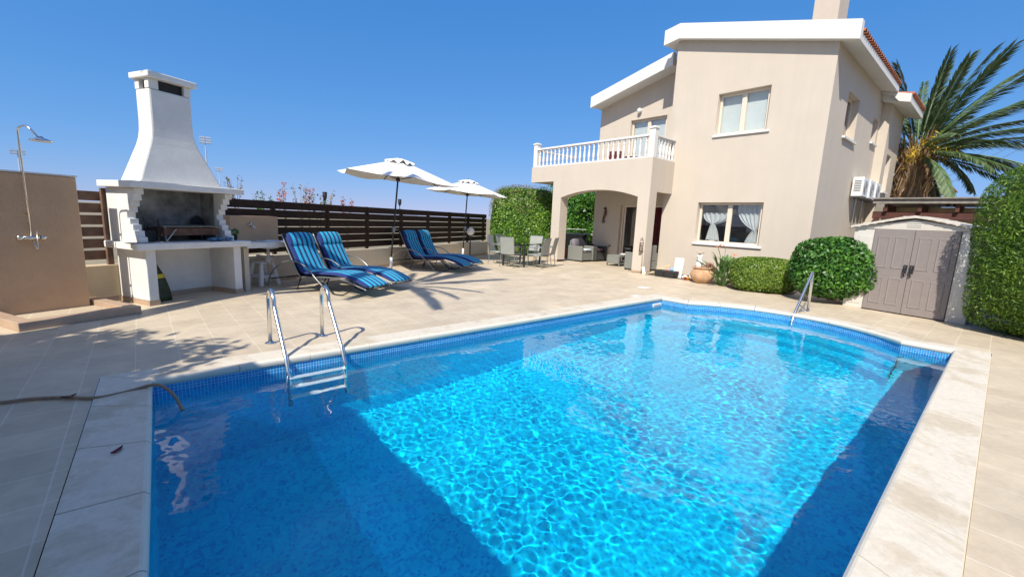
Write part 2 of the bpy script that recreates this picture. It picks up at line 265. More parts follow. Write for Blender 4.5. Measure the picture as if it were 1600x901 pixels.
# ------------------------------------------------------------------ mesh helper
class MB:
    def __init__(s): s.v = []; s.f = []
    def add(s, vs, fs, mtx=None):
        o = len(s.v)
        for p in vs:
            p = Vector(p)
            if mtx is not None: p = mtx @ p
            s.v.append(tuple(p))
        for f in fs: s.f.append(tuple(i + o for i in f))
        return s
    def box(s, a, b, mtx=None):
        x0, y0, z0 = a; x1, y1, z1 = b
        return s.add([(x0, y0, z0), (x1, y0, z0), (x1, y1, z0), (x0, y1, z0), (x0, y0, z1), (x1, y0, z1), (x1, y1, z1), (x0, y1, z1)],
              [(3, 2, 1, 0), (4, 5, 6, 7), (0, 1, 5, 4), (1, 2, 6, 5), (2, 3, 7, 6), (3, 0, 4, 7)], mtx)
    def frustum(s, a0, b0, z0, a1, b1, z1):
        return s.add([(a0[0], a0[1], z0), (b0[0], a0[1], z0), (b0[0], b0[1], z0), (a0[0], b0[1], z0), (a1[0], a1[1], z1), (b1[0], a1[1], z1), (b1[0], b1[1], z1), (a1[0], b1[1], z1)],
              [(3, 2, 1, 0), (4, 5, 6, 7), (0, 1, 5, 4), (1, 2, 6, 5), (2, 3, 7, 6), (3, 0, 4, 7)])
    def prism(s, poly, axis, lo, hi, mtx=None):
        """poly in the two other axes, extruded along axis"""
        n = len(poly); vs = []
        for h in (lo, hi):
            for a, b in poly:
                vs.append((h, a, b) if axis == 'x' else (a, h, b) if axis == 'y' else (a, b, h))
        fs = [tuple(range(n)), tuple(range(2 * n - 1, n - 1, -1))] + [(i, i + n, (i + 1) % n + n, (i + 1) % n) for i in range(n)]
        return s.add(vs, fs, mtx)
    def tube(s, pts, r, seg=10, close=False, caps=True):
        pts = [Vector(p) for p in pts]; n = len(pts)
        rs = r if isinstance(r, (list, tuple)) else [r] * n
        def tang(i):
            if close: return (pts[(i + 1) % n] - pts[i - 1]).normalized()
            return (pts[min(i + 1, n - 1)] - pts[max(i - 1, 0)]).normalized()
        t = tang(0); up = Vector((0, 0, 1)) if abs(t.z) < 0.9 else Vector((1, 0, 0))
        nrm = (up - t * up.dot(t)).normalized(); vs = []
        for i in range(n):
            t2 = tang(i); q = t.rotation_difference(t2); nrm = q @ nrm; t = t2
            nrm = (nrm - t * nrm.dot(t)).normalized(); bn = t.cross(nrm)
            for k in range(seg):
                a = 2 * math.pi * k / seg
                vs.append(pts[i] + (nrm * math.cos(a) + bn * math.sin(a)) * rs[i])
        fs = []
        for i in range(n if close else n - 1):
            j = (i + 1) % n
            for k in range(seg): fs.append((i * seg + k, i * seg + (k + 1) % seg, j * seg + (k + 1) % seg, j * seg + k))
        if not close and caps: fs += [tuple(range(seg))[::-1], tuple(range((n - 1) * seg, n * seg))]
        return s.add(vs, fs)
    def lathe(s, prof, c=(0, 0, 0), seg=20, mtx=None):
        vs = []; n = len(prof)
        for r, z in prof:
            for k in range(seg):
                a = 2 * math.pi * k / seg; vs.append((c[0] + r * math.cos(a), c[1] + r * math.sin(a), c[2] + z))
        fs = [(i * seg + k, i * seg + (k + 1) % seg, (i + 1) * seg + (k + 1) % seg, (i + 1) * seg + k) for i in range(n - 1) for k in range(seg)]
        fs += [tuple(range(seg))[::-1], tuple(range((n - 1) * seg, n * seg))]
        return s.add(vs, fs, mtx)
    def ball(s, c, r, seg=14, rings=9, sq=(1, 1, 1)):
        prof = [(max(1e-4, math.sin(math.pi * i / rings)) * r, -math.cos(math.pi * i / rings) * r) for i in range(rings + 1)]
        b = MB().lathe(prof, (0, 0, 0), seg)
        return s.add([(c[0] + x * sq[0], c[1] + y * sq[1], c[2] + z * sq[2]) for x, y, z in b.v], b.f)
    def build(s, name, m, parent=None, smooth=False, bevel=0.0, loc=None, rz=0.0, sub=0, norm=True, wn=False):
        me = bpy.data.meshes.new(name); me.from_pydata(s.v, [], s.f)
        if norm:
            bm = bmesh.new(); bm.from_mesh(me); bmesh.ops.recalc_face_normals(bm, faces=bm.faces); bm.to_mesh(me); bm.free()
        for x in (m if isinstance(m, (list, tuple)) else [m]): me.materials.append(x)
        if smooth: me.polygons.foreach_set('use_smooth', [True] * len(me.polygons))
        o = bpy.data.objects.new(name, me); COL.objects.link(o)
        if parent is not None: o.parent = parent
        if loc is not None: o.location = loc
        if rz: o.rotation_euler.z = rz
        if bevel:
            md = o.modifiers.new('soft_edges', 'BEVEL'); md.width = bevel; md.segments = 2; md.limit_method = 'ANGLE'; md.angle_limit = R_(40)
        if sub:
            md = o.modifiers.new('smooth', 'SUBSURF'); md.levels = sub; md.render_levels = sub
        return o
def tag(o, label=None, cat=None, group=None, kind=None):
    if label: o['label'] = label
    if cat: o['category'] = cat
    if group: o['group'] = group
    if kind: o['kind'] = kind
    return o
def thing(name, label, cat, loc=(0, 0, 0), rz=0.0, group=None):
    o = bpy.data.objects.new(name, None); COL.objects.link(o); o.location = loc; o.rotation_euler.z = rz
    return tag(o, label, cat, group)
def dup(root, loc, rz, label, parent=None):
    """copy of a thing with copies of its parts and sub-parts"""
    c = root.copy(); COL.objects.link(c)
    if parent is None:
        c.location = loc; c.rotation_euler.z = rz
        if label: c['label'] = label
    else: c.parent = parent
    for ch in list(root.children): dup(ch, None, 0, None, c)
    return c
def quads_mesh(name, V, k, m, parent=None, smooth=False):
    """V: (n, k, 3) array of separate k-gons"""
    n = V.shape[0]; me = bpy.data.meshes.new(name)
    me.vertices.add(n * k); me.vertices.foreach_set('co', V.reshape(-1).astype(np.float32))
    me.loops.add(n * k); me.loops.foreach_set('vertex_index', np.arange(n * k, dtype=np.int32))
    me.polygons.add(n); me.polygons.foreach_set('loop_start', np.arange(0, n * k, k, dtype=np.int32)); me.polygons.foreach_set('loop_total', np.full(n, k, dtype=np.int32))
    me.update(calc_edges=True); me.materials.append(m)
    o = bpy.data.objects.new(name, me); COL.objects.link(o)
    if parent is not None: o.parent = parent
    return o
def norm(a): return a / np.maximum(1e-9, np.linalg.norm(a, axis=-1, keepdims=True))
def leaf_quads(rs, P, nrm, length, width, spread=0.8, droop=0.0, jitter=0.35):
    """pointed leaves (6-gons bent along the midrib are too costly: a diamond does) at P facing roughly nrm"""
    n = len(P)
    nn = norm(nrm + rs.normal(0, spread, (n, 3)))
    d = rs.normal(0, 1, (n, 3)); d[:, 2] -= droop
    d = norm(d - nn * (d * nn).sum(1, keepdims=True)); b = np.cross(nn, d)
    l = length * (1 + jitter * rs.uniform(-1, 1, (n, 1))); w = width * (1 + jitter * rs.uniform(-1, 1, (n, 1)))
    a = P - d * l * 0.5; c = P + d * l * 0.5
    m1 = P - d * l * 0.08 + b * w * 0.5 + nn * w * 0.18; m2 = P - d * l * 0.08 - b * w * 0.5 + nn * w * 0.18
    return np.stack([a, m1, c, m2], 1)
def noise_dir(rs, P, n=14, f=2.5):
    out = np.zeros(len(P))
    for _ in range(n):
        k = rs.normal(0, f, 3); out += np.sin(P @ k + rs.uniform(0, 6.28))
    return out / math.sqrt(n)
def super_shell(rs, n, half, ex, lump, f, depth):
    d = norm(rs.normal(0, 1, (n, 3)))
    r = 1.0 / ((np.abs(d) ** ex).sum(1) ** (1.0 / ex))
    P = d * r[:, None]
    k = 1 + lump * noise_dir(rs, P, 16, f) - depth * rs.random(n) ** 1.6
    nr = norm(np.sign(P) * np.abs(P) ** (ex - 1) / np.array(half))
    return P * k[:, None] * np.array(half), nr

# ------------------------------------------------------------------ wall with openings
def wall(mb, u0, u1, bot, top, holes, fmap, thick, extra=()):
    """strips along u; holes = (ua, ub, bot(u), top(u)); fmap(u, v, w) -> xyz with w the depth from the face"""
    us = {u0, u1, *extra}
    for h in holes: us |= {h[0], h[1]} | set(h[4] if len(h) > 4 else ())
    us = sorted(u for u in us if u0 - 1e-6 <= u <= u1 + 1e-6)
    def q(pts): mb.add([fmap(*p) for p in pts], [(0, 1, 2, 3)])
    for a, b in zip(us[:-1], us[1:]):
        mid = (a + b) / 2
        hs = sorted([h for h in holes if h[0] < mid < h[1]], key=lambda h: h[2](mid))
        edges = [(bot(a), bot(b))]
        for h in hs: edges += [(h[2](a), h[2](b)), (h[3](a), h[3](b))]
        edges.append((top(a), top(b)))
        for i in range(0, len(edges), 2):
            (la, lb), (ha, hb) = edges[i], edges[i + 1]
            if ha - la < 1e-4 and hb - lb < 1e-4: continue
            q([(a, la, 0), (b, lb, 0), (b, hb, 0), (a, ha, 0)]); q([(a, la, thick), (a, ha, thick), (b, hb, thick), (b, lb, thick)])
            q([(a, la, 0), (a, la, thick), (b, lb, thick), (b, lb, 0)]); q([(a, ha, 0), (b, hb, 0), (b, hb, thick), (a, ha, thick)])
    for u in (u0, u1): q([(u, bot(u), 0), (u, bot(u), thick), (u, top(u), thick), (u, top(u), 0)])
    for h in holes:
        for u in (h[0], h[1]):
            if h[3](u) - h[2](u) > 1e-4: q([(u, h[2](u), 0), (u, h[2](u), thick), (u, h[3](u), thick), (u, h[3](u), 0)])
    return mb
K = lambda c: (lambda u: c)
exec_parts = []
# ------------------------------------------------------------------ world, sun, camera
w = bpy.data.worlds.new("World"); SC.world = w; w.use_nodes = True
nt = w.node_tree; bg = nt.nodes['Background']
sky = nt.nodes.new('ShaderNodeTexSky'); sky.sky_type = 'NISHITA'; sky.sun_disc = False
SUN_EL, SUN_AZ = R_(46.5), R_(25.5)                 # light travels towards +X, turned 25.5 degrees to +Y
sky.sun_elevation = SUN_EL; sky.sun_rotation = math.atan2(-math.cos(SUN_AZ), -math.sin(SUN_AZ))
sky.air_density = 1.0; sky.dust_density = 0.0; sky.ozone_density = 4.0; sky.altitude = 600
tint = nt.nodes.new('ShaderNodeMix'); tint.data_type = 'RGBA'; tint.blend_type = 'MULTIPLY'; tint.inputs[0].default_value = 1.0
tint.inputs[7].default_value = (0.36, 1.04, 2.43, 1)
sr = nt.nodes.new('ShaderNodeSeparateColor'); cr_ = nt.nodes.new('ShaderNodeCombineColor'); nt.links.new(sky.outputs[0], sr.inputs[0])
for i_, g_ in enumerate((0.92, 0.50, 0.33)):          # soft response of the camera to the bright low sky
    pw = nt.nodes.new('ShaderNodeMath'); pw.operation = 'POWER'; pw.inputs[1].default_value = g_
    nt.links.new(sr.outputs[i_], pw.inputs[0]); nt.links.new(pw.outputs[0], cr_.inputs[i_])
nt.links.new(cr_.outputs[0], tint.inputs[6])
# warm haze glow added on the sky's unseen sun side to lift the shade
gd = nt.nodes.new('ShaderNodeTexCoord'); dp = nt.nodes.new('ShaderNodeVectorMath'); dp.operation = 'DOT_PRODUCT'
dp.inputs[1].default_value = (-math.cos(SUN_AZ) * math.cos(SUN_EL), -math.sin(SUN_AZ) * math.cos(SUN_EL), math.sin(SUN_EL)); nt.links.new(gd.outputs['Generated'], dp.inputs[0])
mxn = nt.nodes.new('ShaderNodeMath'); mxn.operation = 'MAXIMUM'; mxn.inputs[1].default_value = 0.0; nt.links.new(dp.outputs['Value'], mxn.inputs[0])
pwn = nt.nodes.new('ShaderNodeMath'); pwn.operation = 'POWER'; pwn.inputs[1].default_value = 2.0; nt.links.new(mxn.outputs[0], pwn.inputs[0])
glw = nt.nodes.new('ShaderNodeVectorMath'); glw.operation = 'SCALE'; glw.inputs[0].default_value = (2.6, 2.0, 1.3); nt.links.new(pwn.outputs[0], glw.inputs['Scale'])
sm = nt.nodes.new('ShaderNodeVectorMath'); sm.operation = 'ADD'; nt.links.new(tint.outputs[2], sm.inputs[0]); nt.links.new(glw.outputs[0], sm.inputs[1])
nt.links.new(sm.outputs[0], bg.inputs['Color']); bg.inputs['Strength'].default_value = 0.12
sl = bpy.data.lights.new('sun', 'SUN'); sl.energy = 4.15; sl.angle = R_(0.5); sl.color = (1.0, 0.94, 0.84)
so = bpy.data.objects.new('sun', sl); COL.objects.link(so)
ld = Vector((math.cos(SUN_AZ) * math.cos(SUN_EL), math.sin(SUN_AZ) * math.cos(SUN_EL), -math.sin(SUN_EL)))
so.rotation_euler = ld.to_track_quat('-Z', 'Y').to_euler(); so.location = (-8, -4, 12)
cd = bpy.data.cameras.new('camera'); cam = bpy.data.objects.new('camera', cd); COL.objects.link(cam)
cd.sensor_width = 36; cd.lens = 665 / 1600 * 36; cd.clip_end = 3000; cd.clip_start = 0.05
RM = ((0.756071, 0.071344, -0.650590), (-0.652987, 0.149545, -0.742458), (0.044323, 0.986178, 0.159653))
cam.matrix_world = Matrix.Translation((0, 0, 1.5)) @ Matrix(RM).to_4x4()
SC.camera = cam
vs = SC.view_settings; vs.view_transform = 'Standard'; vs.look = 'None'; vs.exposure = 0.60; vs.gamma = 1.0
SC.cycles.use_denoising = True
SC.cycles.max_bounces = 10; SC.cycles.transparent_max_bounces = 12; SC.cycles.transmission_bounces = 8
SC.cycles.sample_clamp_indirect = 6.0

# ------------------------------------------------------------------ ground, patio, pool
PX0, PX1, PY0, PY1 = -0.03, 8.27, 0.235, 4.60          # pool walls (waterline)
BY0, BY1, SAG = 0.78, 4.02, 0.74                     # the bowed end
def bay(n):
    c = (BY1 - BY0) / 2; r = (c * c + SAG * SAG) / (2 * SAG); a = math.asin(c / r)
    return [(PX1 + r * math.cos(t) - (r - SAG), (BY0 + BY1) / 2 + r * math.sin(t)) for t in [-a + 2 * a * i / n for i in range(n + 1)]]
BAY = bay(24)
OUT = [(PX0 - 0.12, PY0), (PX1, PY0)] + BAY + [(PX1, PY1), (PX0, PY1)]     # counter-clockwise outline
def offset(poly, d):
    n = len(poly); res = []
    for i in range(n):
        p0, p1, p2 = Vector(poly[i - 1]), Vector(poly[i]), Vector(poly[(i + 1) % n])
        a = (p1 - p0).normalized(); b = (p2 - p1).normalized()
        na = Vector((a.y, -a.x)); nb = Vector((b.y, -b.x)); m_ = (na + nb); m_ /= max(0.3, m_.dot(na) if m_.length else 1)
        res.append(tuple(p1 + m_ * d))
    return res
def sheet_with_hole(outer, hole, z, name, m, kind):
    bm = bmesh.new()
    vo = [bm.verts.new((x, y, z)) for x, y in outer]; vh = [bm.verts.new((x, y, z)) for x, y in hole]
    es = [bm.edges.new((l[i], l[(i + 1) % len(l)])) for l in (vo, vh) for i in range(len(l))]
    bmesh.ops.triangle_fill(bm, edges=es, use_beauty=True)
    me = bpy.data.meshes.new(name); bm.to_mesh(me); bm.free(); me.materials.append(m)
    o = bpy.data.objects.new(name, me); COL.objects.link(o); return tag(o, kind=kind)
COUT = offset(OUT, 0.325)
PATIO = [(-7, -6), (13.2, -6), (13.2, 3.2), (12.6, 3.3), (11.9, 3.2), (11.35, 3.6), (11.35, 4.3), (11.62, 4.8), (11.8, 5.4), (11.75, 7.2), (13.2, 7.4), (14.29, 7.4), (14.29, 12.2), tuple(F(16.3, 8.05))[:2], tuple(F(-4, 8.05))[:2]]
sheet_with_hole(PATIO, offset(OUT, 0.333), 0.0, 'patio', M['patio'], 'structure')
sheet_with_hole([(-900, -900), (900, -900), (900, 900), (-900, 900)], [(-6, -5), (12.4, -5), (12.4, 2.8), (11.0, 3.0), (11.0, 11.0), (9.6, 13.0), (-6, 5.4)], -0.06, 'ground', M['ground'], 'structure')
bed = MB(); bed.prism([(11.33, 3.62), (11.9, 3.22), (13.2, 3.3), (13.2, 7.35), (11.78, 7.15), (11.8, 5.4), (11.62, 4.8), (11.36, 4.3)], 'z', -0.05, -0.01)
tag(bed.build('garden_bed', M['soil']), kind='structure')

pool = thing('swimming_pool', 'blue mosaic swimming pool with pale stone coping and a bowed stepped end', 'pool')
def floor_z(x): return -1.78 + 0.5 * min(1.1, max(-0.1, x / 8.27))
mb = MB(); n = len(OUT)
vs_ = []
for x, y in OUT: vs_.append((x, y, 0.0))
for x, y in OUT: vs_.append((x, y, -1.9))
mb.add(vs_, [(i, (i + 1) % n, (i + 1) % n + n, i + n) for i in range(n)])
xs = [PX0 - 0.13, PX1]
for a, b in zip(xs[:-1], xs[1:]):
    mb.add([(a, PY0, floor_z(a)), (b, PY0, floor_z(b)), (b, PY1, floor_z(b)), (a, PY1, floor_z(a))], [(0, 1, 2, 3)])
mb.add([(x, y, floor_z(x)) for x, y in BAY], [tuple(range(len(BAY)))])
mb.build('basin', M['mosaic'], pool, norm=False)
# steps fanning out of the bowed end
for k, (d, z) in enumerate([(0.32, -0.40), (0.62, -0.68), (0.94, -0.96)]):
    inner = [(x - d * 1.0, y) for x, y in BAY]
    poly = [(min(x, px), y) for (x, y), (px, _) in zip(inner, BAY)]
    s_ = MB(); nb = len(BAY)
    s_.add([(x, y, z) for x, y in BAY] + [(x, y, z) for x, y in poly] + [(x, y, -1.5) for x, y in poly],
           [(i, i + 1, i + 1 + nb, i + nb) for i in range(nb - 1)] + [(i + nb, i + 1 + nb, i + 1 + 2 * nb, i + 2 * nb) for i in range(nb - 1)]
           + [(0, nb, 2 * nb), (nb - 1, 2 * nb - 1, 3 * nb - 1)])
    s_.build('step', M['mosaic'], pool)
# coping: slabs with a bullnose laid along the outline
def coping_slab(mb, a0, a1, b0, b1):
    """a = inner edge ends, b = outer edge ends"""
    prof = [(-0.004, -0.052), (-0.020, -0.034), (-0.024, -0.012), (-0.020, 0.006), (-0.006, 0.019), (0.02, 0.024), (1.0, 0.012), (1.0, -0.055)]
    vs = []
    for (ax, ay), (bx, by) in ((a0, b0), (a1, b1)):
        A, B = Vector((ax, ay)), Vector((bx, by)); L = (B - A).length; D = (B - A) / L
        for u, z in prof:
            p = A + D * (u if u <= 0 else u * L); vs.append((p.x, p.y, z))
    k = len(prof)
    mb.add(vs, [(i, (i + 1) % k, (i + 1) % k + k, i + k) for i in range(k)] + [tuple(range(k))[::-1], tuple(range(k, 2 * k))])
cp = MB()
def run(p, q, po, qo, cnt):
    p, q, po, qo = map(Vector, (p, q, po, qo)); g = 0.005
    for i in range(cnt):
        t0, t1 = i / cnt, (i + 1) / cnt; L = (q - p).length or 1
        t0 += g / L; t1 -= g / L
        coping_slab(cp, p.lerp(q, t0), p.lerp(q, t1), po.lerp(qo, t0), po.lerp(qo, t1))
IN = OUT
m_ = len(OUT)
for i in range(m_):
    a, b = OUT[i], OUT[(i + 1) % m_]; L = (Vector(b) - Vector(a)).length
    cnt = max(1, round(L / 0.66))
    if 2 <= i < 2 + 24:
        if (i - 2) % 4 == 0:                              # bay slabs each span four short chords
            for j in range(4):
                k_ = i + j; A, B, AO, BO = map(Vector, (OUT[k_], OUT[k_ + 1], COUT[k_], COUT[k_ + 1]))
                t0 = 0.03 if j == 0 else -0.0; t1 = 0.97 if j == 3 else 1.0
                coping_slab(cp, A.lerp(B, t0), A.lerp(B, t1), AO.lerp(BO, t0), AO.lerp(BO, t1))
    else: run(a, b, COUT[i], COUT[(i + 1) % m_], cnt)
cp.build('coping', M['coping'], pool, norm=True)
MB().box((0.4, -0.112, -0.03), (8.4, -0.075, -0.004)).build('joint', M['cream'], pool)
sk = MB(); sk.prism([(7.93, -0.10), (8.24, -0.10), (8.24, -0.24), (7.93, -0.24)], 'y', 4.575, 4.605)
sko = sk.build('skimmer', M['plastic'], pool, bevel=0.006)
MB().box((7.985, 4.568, -0.205), (8.185, 4.574, -0.135)).build('mouth', M['dark'], sko)
# water: a real rippled surface
def ripple(X, Y):
    rs = np.random.RandomState(5); Z = np.zeros_like(X)
    for lam, amp, cnt in ((1.6, 0.0011, 6), (0.75, 0.0006, 9), (0.40, 0.00032, 12), (0.22, 0.00020, 16), (0.125, 0.00013, 18), (0.08, 0.00009, 18)):
        for _ in range(cnt):
            a = rs.normal(0.5, 1.25); k = 2 * math.pi / (lam * rs.uniform(0.75, 1.3))
            Z += amp / math.sqrt(cnt) * 1.5 * np.sin(k * (math.cos(a) * X + math.sin(a) * Y) + rs.uniform(0, 6.28) + 0.8 * np.sin(1.1 * X + 1.7 * Y + a))
    calm = 1.25 - 0.25 * np.clip((X - 0.4) / 2.4, 0, 1)
    patch = 1 + 0.38 * np.sin(1.7 * X + 0.9 * Y + 1.2 * np.sin(1.3 * Y)) * np.sin(2.3 * Y - 1.1 * X + 0.7) + 0.30 * np.sin(3.9 * X - 2.7 * Y + 1.5 * np.sin(2.1 * X))
    return Z * calm * patch
DX = 0.0115; wx0, wx1, wy0, wy1 = PX0 - 0.13, PX1 + SAG + 0.02, PY0 - 0.01, PY1 + 0.01
nx, ny = int((wx1 - wx0) / DX) + 1, int((wy1 - wy0) / DX) + 1
gx, gy = np.meshgrid(np.linspace(wx0, wx1, nx), np.linspace(wy0, wy1, ny), indexing='ij')
WZ = -0.135
Z = WZ + ripple(gx, gy)
c_ = (BY1 - BY0) / 2; rb = (c_ * c_ + SAG * SAG) / (2 * SAG); cxb, cyb = PX1 + SAG - rb, (BY0 + BY1) / 2
ins = (gx <= PX1 + 0.012) | (((gx - cxb) ** 2 + (gy - cyb) ** 2) < (rb + 0.02) ** 2) & (gy > BY0) & (gy < BY1)
idx = np.arange(nx * ny).reshape(nx, ny)
ok = ins[:-1, :-1] & ins[1:, :-1] & ins[1:, 1:] & ins[:-1, 1:]
Q = np.stack([idx[:-1, :-1][ok], idx[1:, :-1][ok], idx[1:, 1:][ok], idx[:-1, 1:][ok]], 1)
me = bpy.data.meshes.new('water'); nq = len(Q)
me.vertices.add(nx * ny); me.vertices.foreach_set('co', np.stack([gx, gy, Z], -1).reshape(-1).astype(np.float32))
me.loops.add(nq * 4); me.loops.foreach_set('vertex_index', Q.reshape(-1).astype(np.int32))
me.polygons.add(nq); me.polygons.foreach_set('loop_start', np.arange(0, nq * 4, 4, dtype=np.int32)); me.polygons.foreach_set('loop_total', np.full(nq, 4, dtype=np.int32))
me.polygons.foreach_set('use_smooth', np.ones(nq, dtype=bool)); me.update(calc_edges=True)
bm = bmesh.new(); bm.from_mesh(me); bmesh.ops.delete(bm, geom=[v for v in bm.verts if not v.link_faces], context='VERTS'); bm.to_mesh(me); bm.free()
me.materials.append(M['water']); wo = bpy.data.objects.new('water', me); COL.objects.link(wo); tag(wo, kind='structure')
WATER = wo

def bend(pts, r=0.06, n=6):
    """round the corners of a polyline"""
    pts = [Vector(p) for p in pts]; out = [pts[0]]
    for a, b, c in zip(pts[:-2], pts[1:-1], pts[2:]):
        d = min(r, (a - b).length * 0.48, (c - b).length * 0.48); p = b + (a - b).normalized() * d; q = b + (c - b).normalized() * d
        out += [p.lerp(b, t).lerp(b.lerp(q, t), t) for t in [i / n for i in range(n + 1)]]
    return out + [pts[-1]]
lad = thing('pool_ladder', 'stainless steel ladder with two hooped handrails going into the water', 'ladder')
for x in (1.02, 1.58):
    pth = [(x, 5.26, 0.0), (x, 5.26, 0.52)] + [(x, 5.26 - 0.12 * (1 - math.cos(a)), 0.52 + 0.115 * math.sin(a)) for a in [R_(d) for d in range(20, 181, 20)]]
    pth = [(x, 5.26, 0.0), (x, 5.25, 0.50)] + [(x, 5.12 + 0.13 * math.cos(a), 0.50 + 0.13 * math.sin(a)) for a in [R_(d) for d in range(15, 166, 15)]] + [(x, 4.985, 0.47), (x, 4.60, 0.04), (x, 4.50, -0.14), (x, 4.47, -0.92)]
    rl = MB().tube(bend(pth, 0.05), 0.0215, 14).build('rail', M['steel'], lad, smooth=True)
    MB().lathe([(0.055, 0.0), (0.055, 0.008), (0.034, 0.02)], (x, 5.26, 0.002), 20).build('flange', M['steel'], rl)
for z in (-0.22, -0.48, -0.74):
    MB().box((1.02, 4.45, z - 0.012), (1.58, 4.53, z + 0.012)).build('tread', M['plastic'], lad, bevel=0.006)
gr = thing('grab_rail', 'bent steel handrail at the bowed end in front of the round bush', 'handrail')
MB().tube(bend([(9.72, 2.33, 0.0), (9.72, 2.34, 0.79), (9.03, 2.36, 0.02), (8.93, 2.36, -0.12), (8.90, 2.36, -0.60)], 0.10), 0.024, 14).build('rail', M['steel'], gr, smooth=True)
MB().tube(bend([(9.62, 2.35, 0.0), (9.62, 2.36, 0.17), (8.97, 2.37, -0.13), (8.93, 2.37, -0.5)], 0.05), 0.017, 12).build('brace', M['steel'], gr, smooth=True)
for x in (9.72, 9.62): MB().lathe([(0.048, 0.0), (0.048, 0.008), (0.03, 0.018)], (x, 2.34, 0.003), 18).build('flange', M['steel'], gr)

hp = [(-6.0, 4.3), (-4.4, 5.0), (-2.8, 5.15), (-1.6, 4.95), (-1.2, 4.78), (-0.87, 4.63), (-0.72, 4.60), (-0.52, 4.50), (-0.35, 4.37), (-0.17, 4.385), (-0.03, 4.36)]
pts = [Vector((x, y, 0.017)) for x, y in hp[:-1]] + [Vector((-0.03, 4.37, 0.043)), Vector((0.05, 4.32, 0.03)), Vector((0.12, 4.24, -0.05)), Vector((0.16, 4.15, -0.16))]
def catmull(P, n=8):
    P = [P[0]] + P + [P[-1]]; out = []
    for a, b, c, d in zip(P[:-3], P[1:-2], P[2:-1], P[3:]):
        for i in range(n):
            t = i / n; out.append(0.5 * ((2 * b) + (c - a) * t + (2 * a - 5 * b + 4 * c - d) * t * t + (3 * b - a - 3 * c + d) * t ** 3))
    return out + [P[-2]]
tag(MB().tube(catmull(pts), 0.0125, 10).build('garden_hose', M['hose'], smooth=True), 'tan garden hose lying across the paving and hanging into the pool', 'hose')
for x, y, a, lb in ((-0.20, 3.30, 0.9, 'dark red dead leaf lying alone on the pale coping slab'), (-0.50, 4.47, 0.25, 'dark red dead leaf lying against the garden hose')):
    lf = MB(); nn_ = 9; L_ = 0.085
    vs_ = []
    for i in range(nn_):
        t = i / (nn_ - 1); wv = 0.016 * math.sin(math.pi * t) ** 0.8 + 0.0006
        vs_ += [(L_ * (t - .5), -wv, 0.026 + 0.012 * (t - .5) ** 2 * 4 + 0.006), (L_ * (t - .5), 0, 0.022 + 0.012 * (t - .5) ** 2 * 4), (L_ * (t - .5), wv, 0.030 + 0.012 * (t - .5) ** 2 * 4)]
    lf.add(vs_, [(3 * i + j, 3 * i + j + 1, 3 * i + j + 4, 3 * i + j + 3) for i in range(nn_ - 1) for j in range(2)])
    tag(lf.build('dead_leaf', M['leafred'], loc=(x, y, 0), rz=a, norm=False), lb, 'leaf', 'dead leaves on the paving')
for x, y, s_, lb in ((9.24, 5.64, 0.24, 'pale square drain cover in the paving nearer the urn'), (7.95, 4.98, 0.22, 'pale square cover set in the paving by the skimmer')):
    dc = thing('drain_cover', lb, 'drain cover', (x, y, 0), 0.0, 'square covers in the paving')
    MB().box((-s_ / 2, -s_ / 2, 0.0), (s_ / 2, s_ / 2, 0.006)).build('lid', M['plastic'], dc, bevel=0.002)
    MB().box((-0.03, -0.012, 0.006), (0.03, 0.012, 0.009)).build('grip', M['greymetal'], dc)
# ------------------------------------------------------------------ the villa
villa = thing('villa', 'cream two storey villa with white roof bands, balcony and arched porch', 'house', (13.2, 3.37, 0))
V0 = Vector((13.2, 3.37, 0))
def vb(mb, name, m, parent=villa, **kw):                # world-coordinate mesh -> part of the villa
    if parent is villa: mb.v = [tuple(Vector(p) - V0) for p in mb.v]
    else: mb.v = [tuple(Vector(p) - V0) for p in mb.v]
    return mb.build(name, m, parent, **kw)
fx = lambda X: (lambda u, v, w: (X + w, u, v))          # wall facing -X, u along Y
fy = lambda Y: (lambda u, v, w: (u, Y + w, v))          # wall facing -Y, u along X
SL = 0.262
mt = lambda y: 6.30 + SL * (y - 3.37) if y < 7.5 else 6.30 + SL * 4.13 - 0.18 * (y - 7.5)
UW = (4.78, 6.19, K(4.24), K(5.41)); LW = (4.58, 6.45, K(1.05), K(2.28))
wm = MB(); wall(wm, 3.37, 7.65, K(-0.1), mt, [UW, LW], fx(13.2), 0.28, (7.5,))
vb(wm, 'front_wall', M['stucco'])
SW1 = (14.72, 15.98, K(4.17), K(5.32)); SW2 = (18.05, 18.75, K(4.50), K(5.25))
wm = MB(); wall(wm, 13.4805, 19.0, K(-0.1), K(6.27), [SW1, SW2], fy(3.37), 0.28)
vb(wm, 'side_wall', M['stucco'])
SW3 = (19.55, 20.32, K(3.05), K(4.28)); 
wm = MB(); wall(wm, 19.002, 21.4, K(-0.1), K(5.86), [SW3], fy(3.12), 0.28); wm.box((21.1, 3.402, -0.1), (21.398, 11.3, 5.80))
vb(wm, 'wing_wall', M['stucco'])
wm = MB(); wm.box((13.482, 7.37, -0.1), (14.298, 7.648, 7.2)); wm.box((14.582, 7.37, 2.7), (20.6, 7.648, 7.0)); wm.box((13.3, 3.66, 2.72), (20.66, 7.36, 2.98))
vb(wm, 'inner_wall', M['stucco'])
# recessed wall behind the balcony, patio door below and window above
rt = lambda y: 6.98 - 0.25 * (y - 7.65)
DR = (7.95, 10.08, K(0.04), K(2.25)); BW = (8.45, 9.93, K(3.62), K(5.37))
wm = MB(); wall(wm, 7.65, 11.36, K(-0.1), rt, [DR, BW], fx(14.3), 0.28); wm.box((14.582, 11.08, -0.1), (20.66, 11.358, 5.7))
vb(wm, 'recessed_wall', M['stucco'])

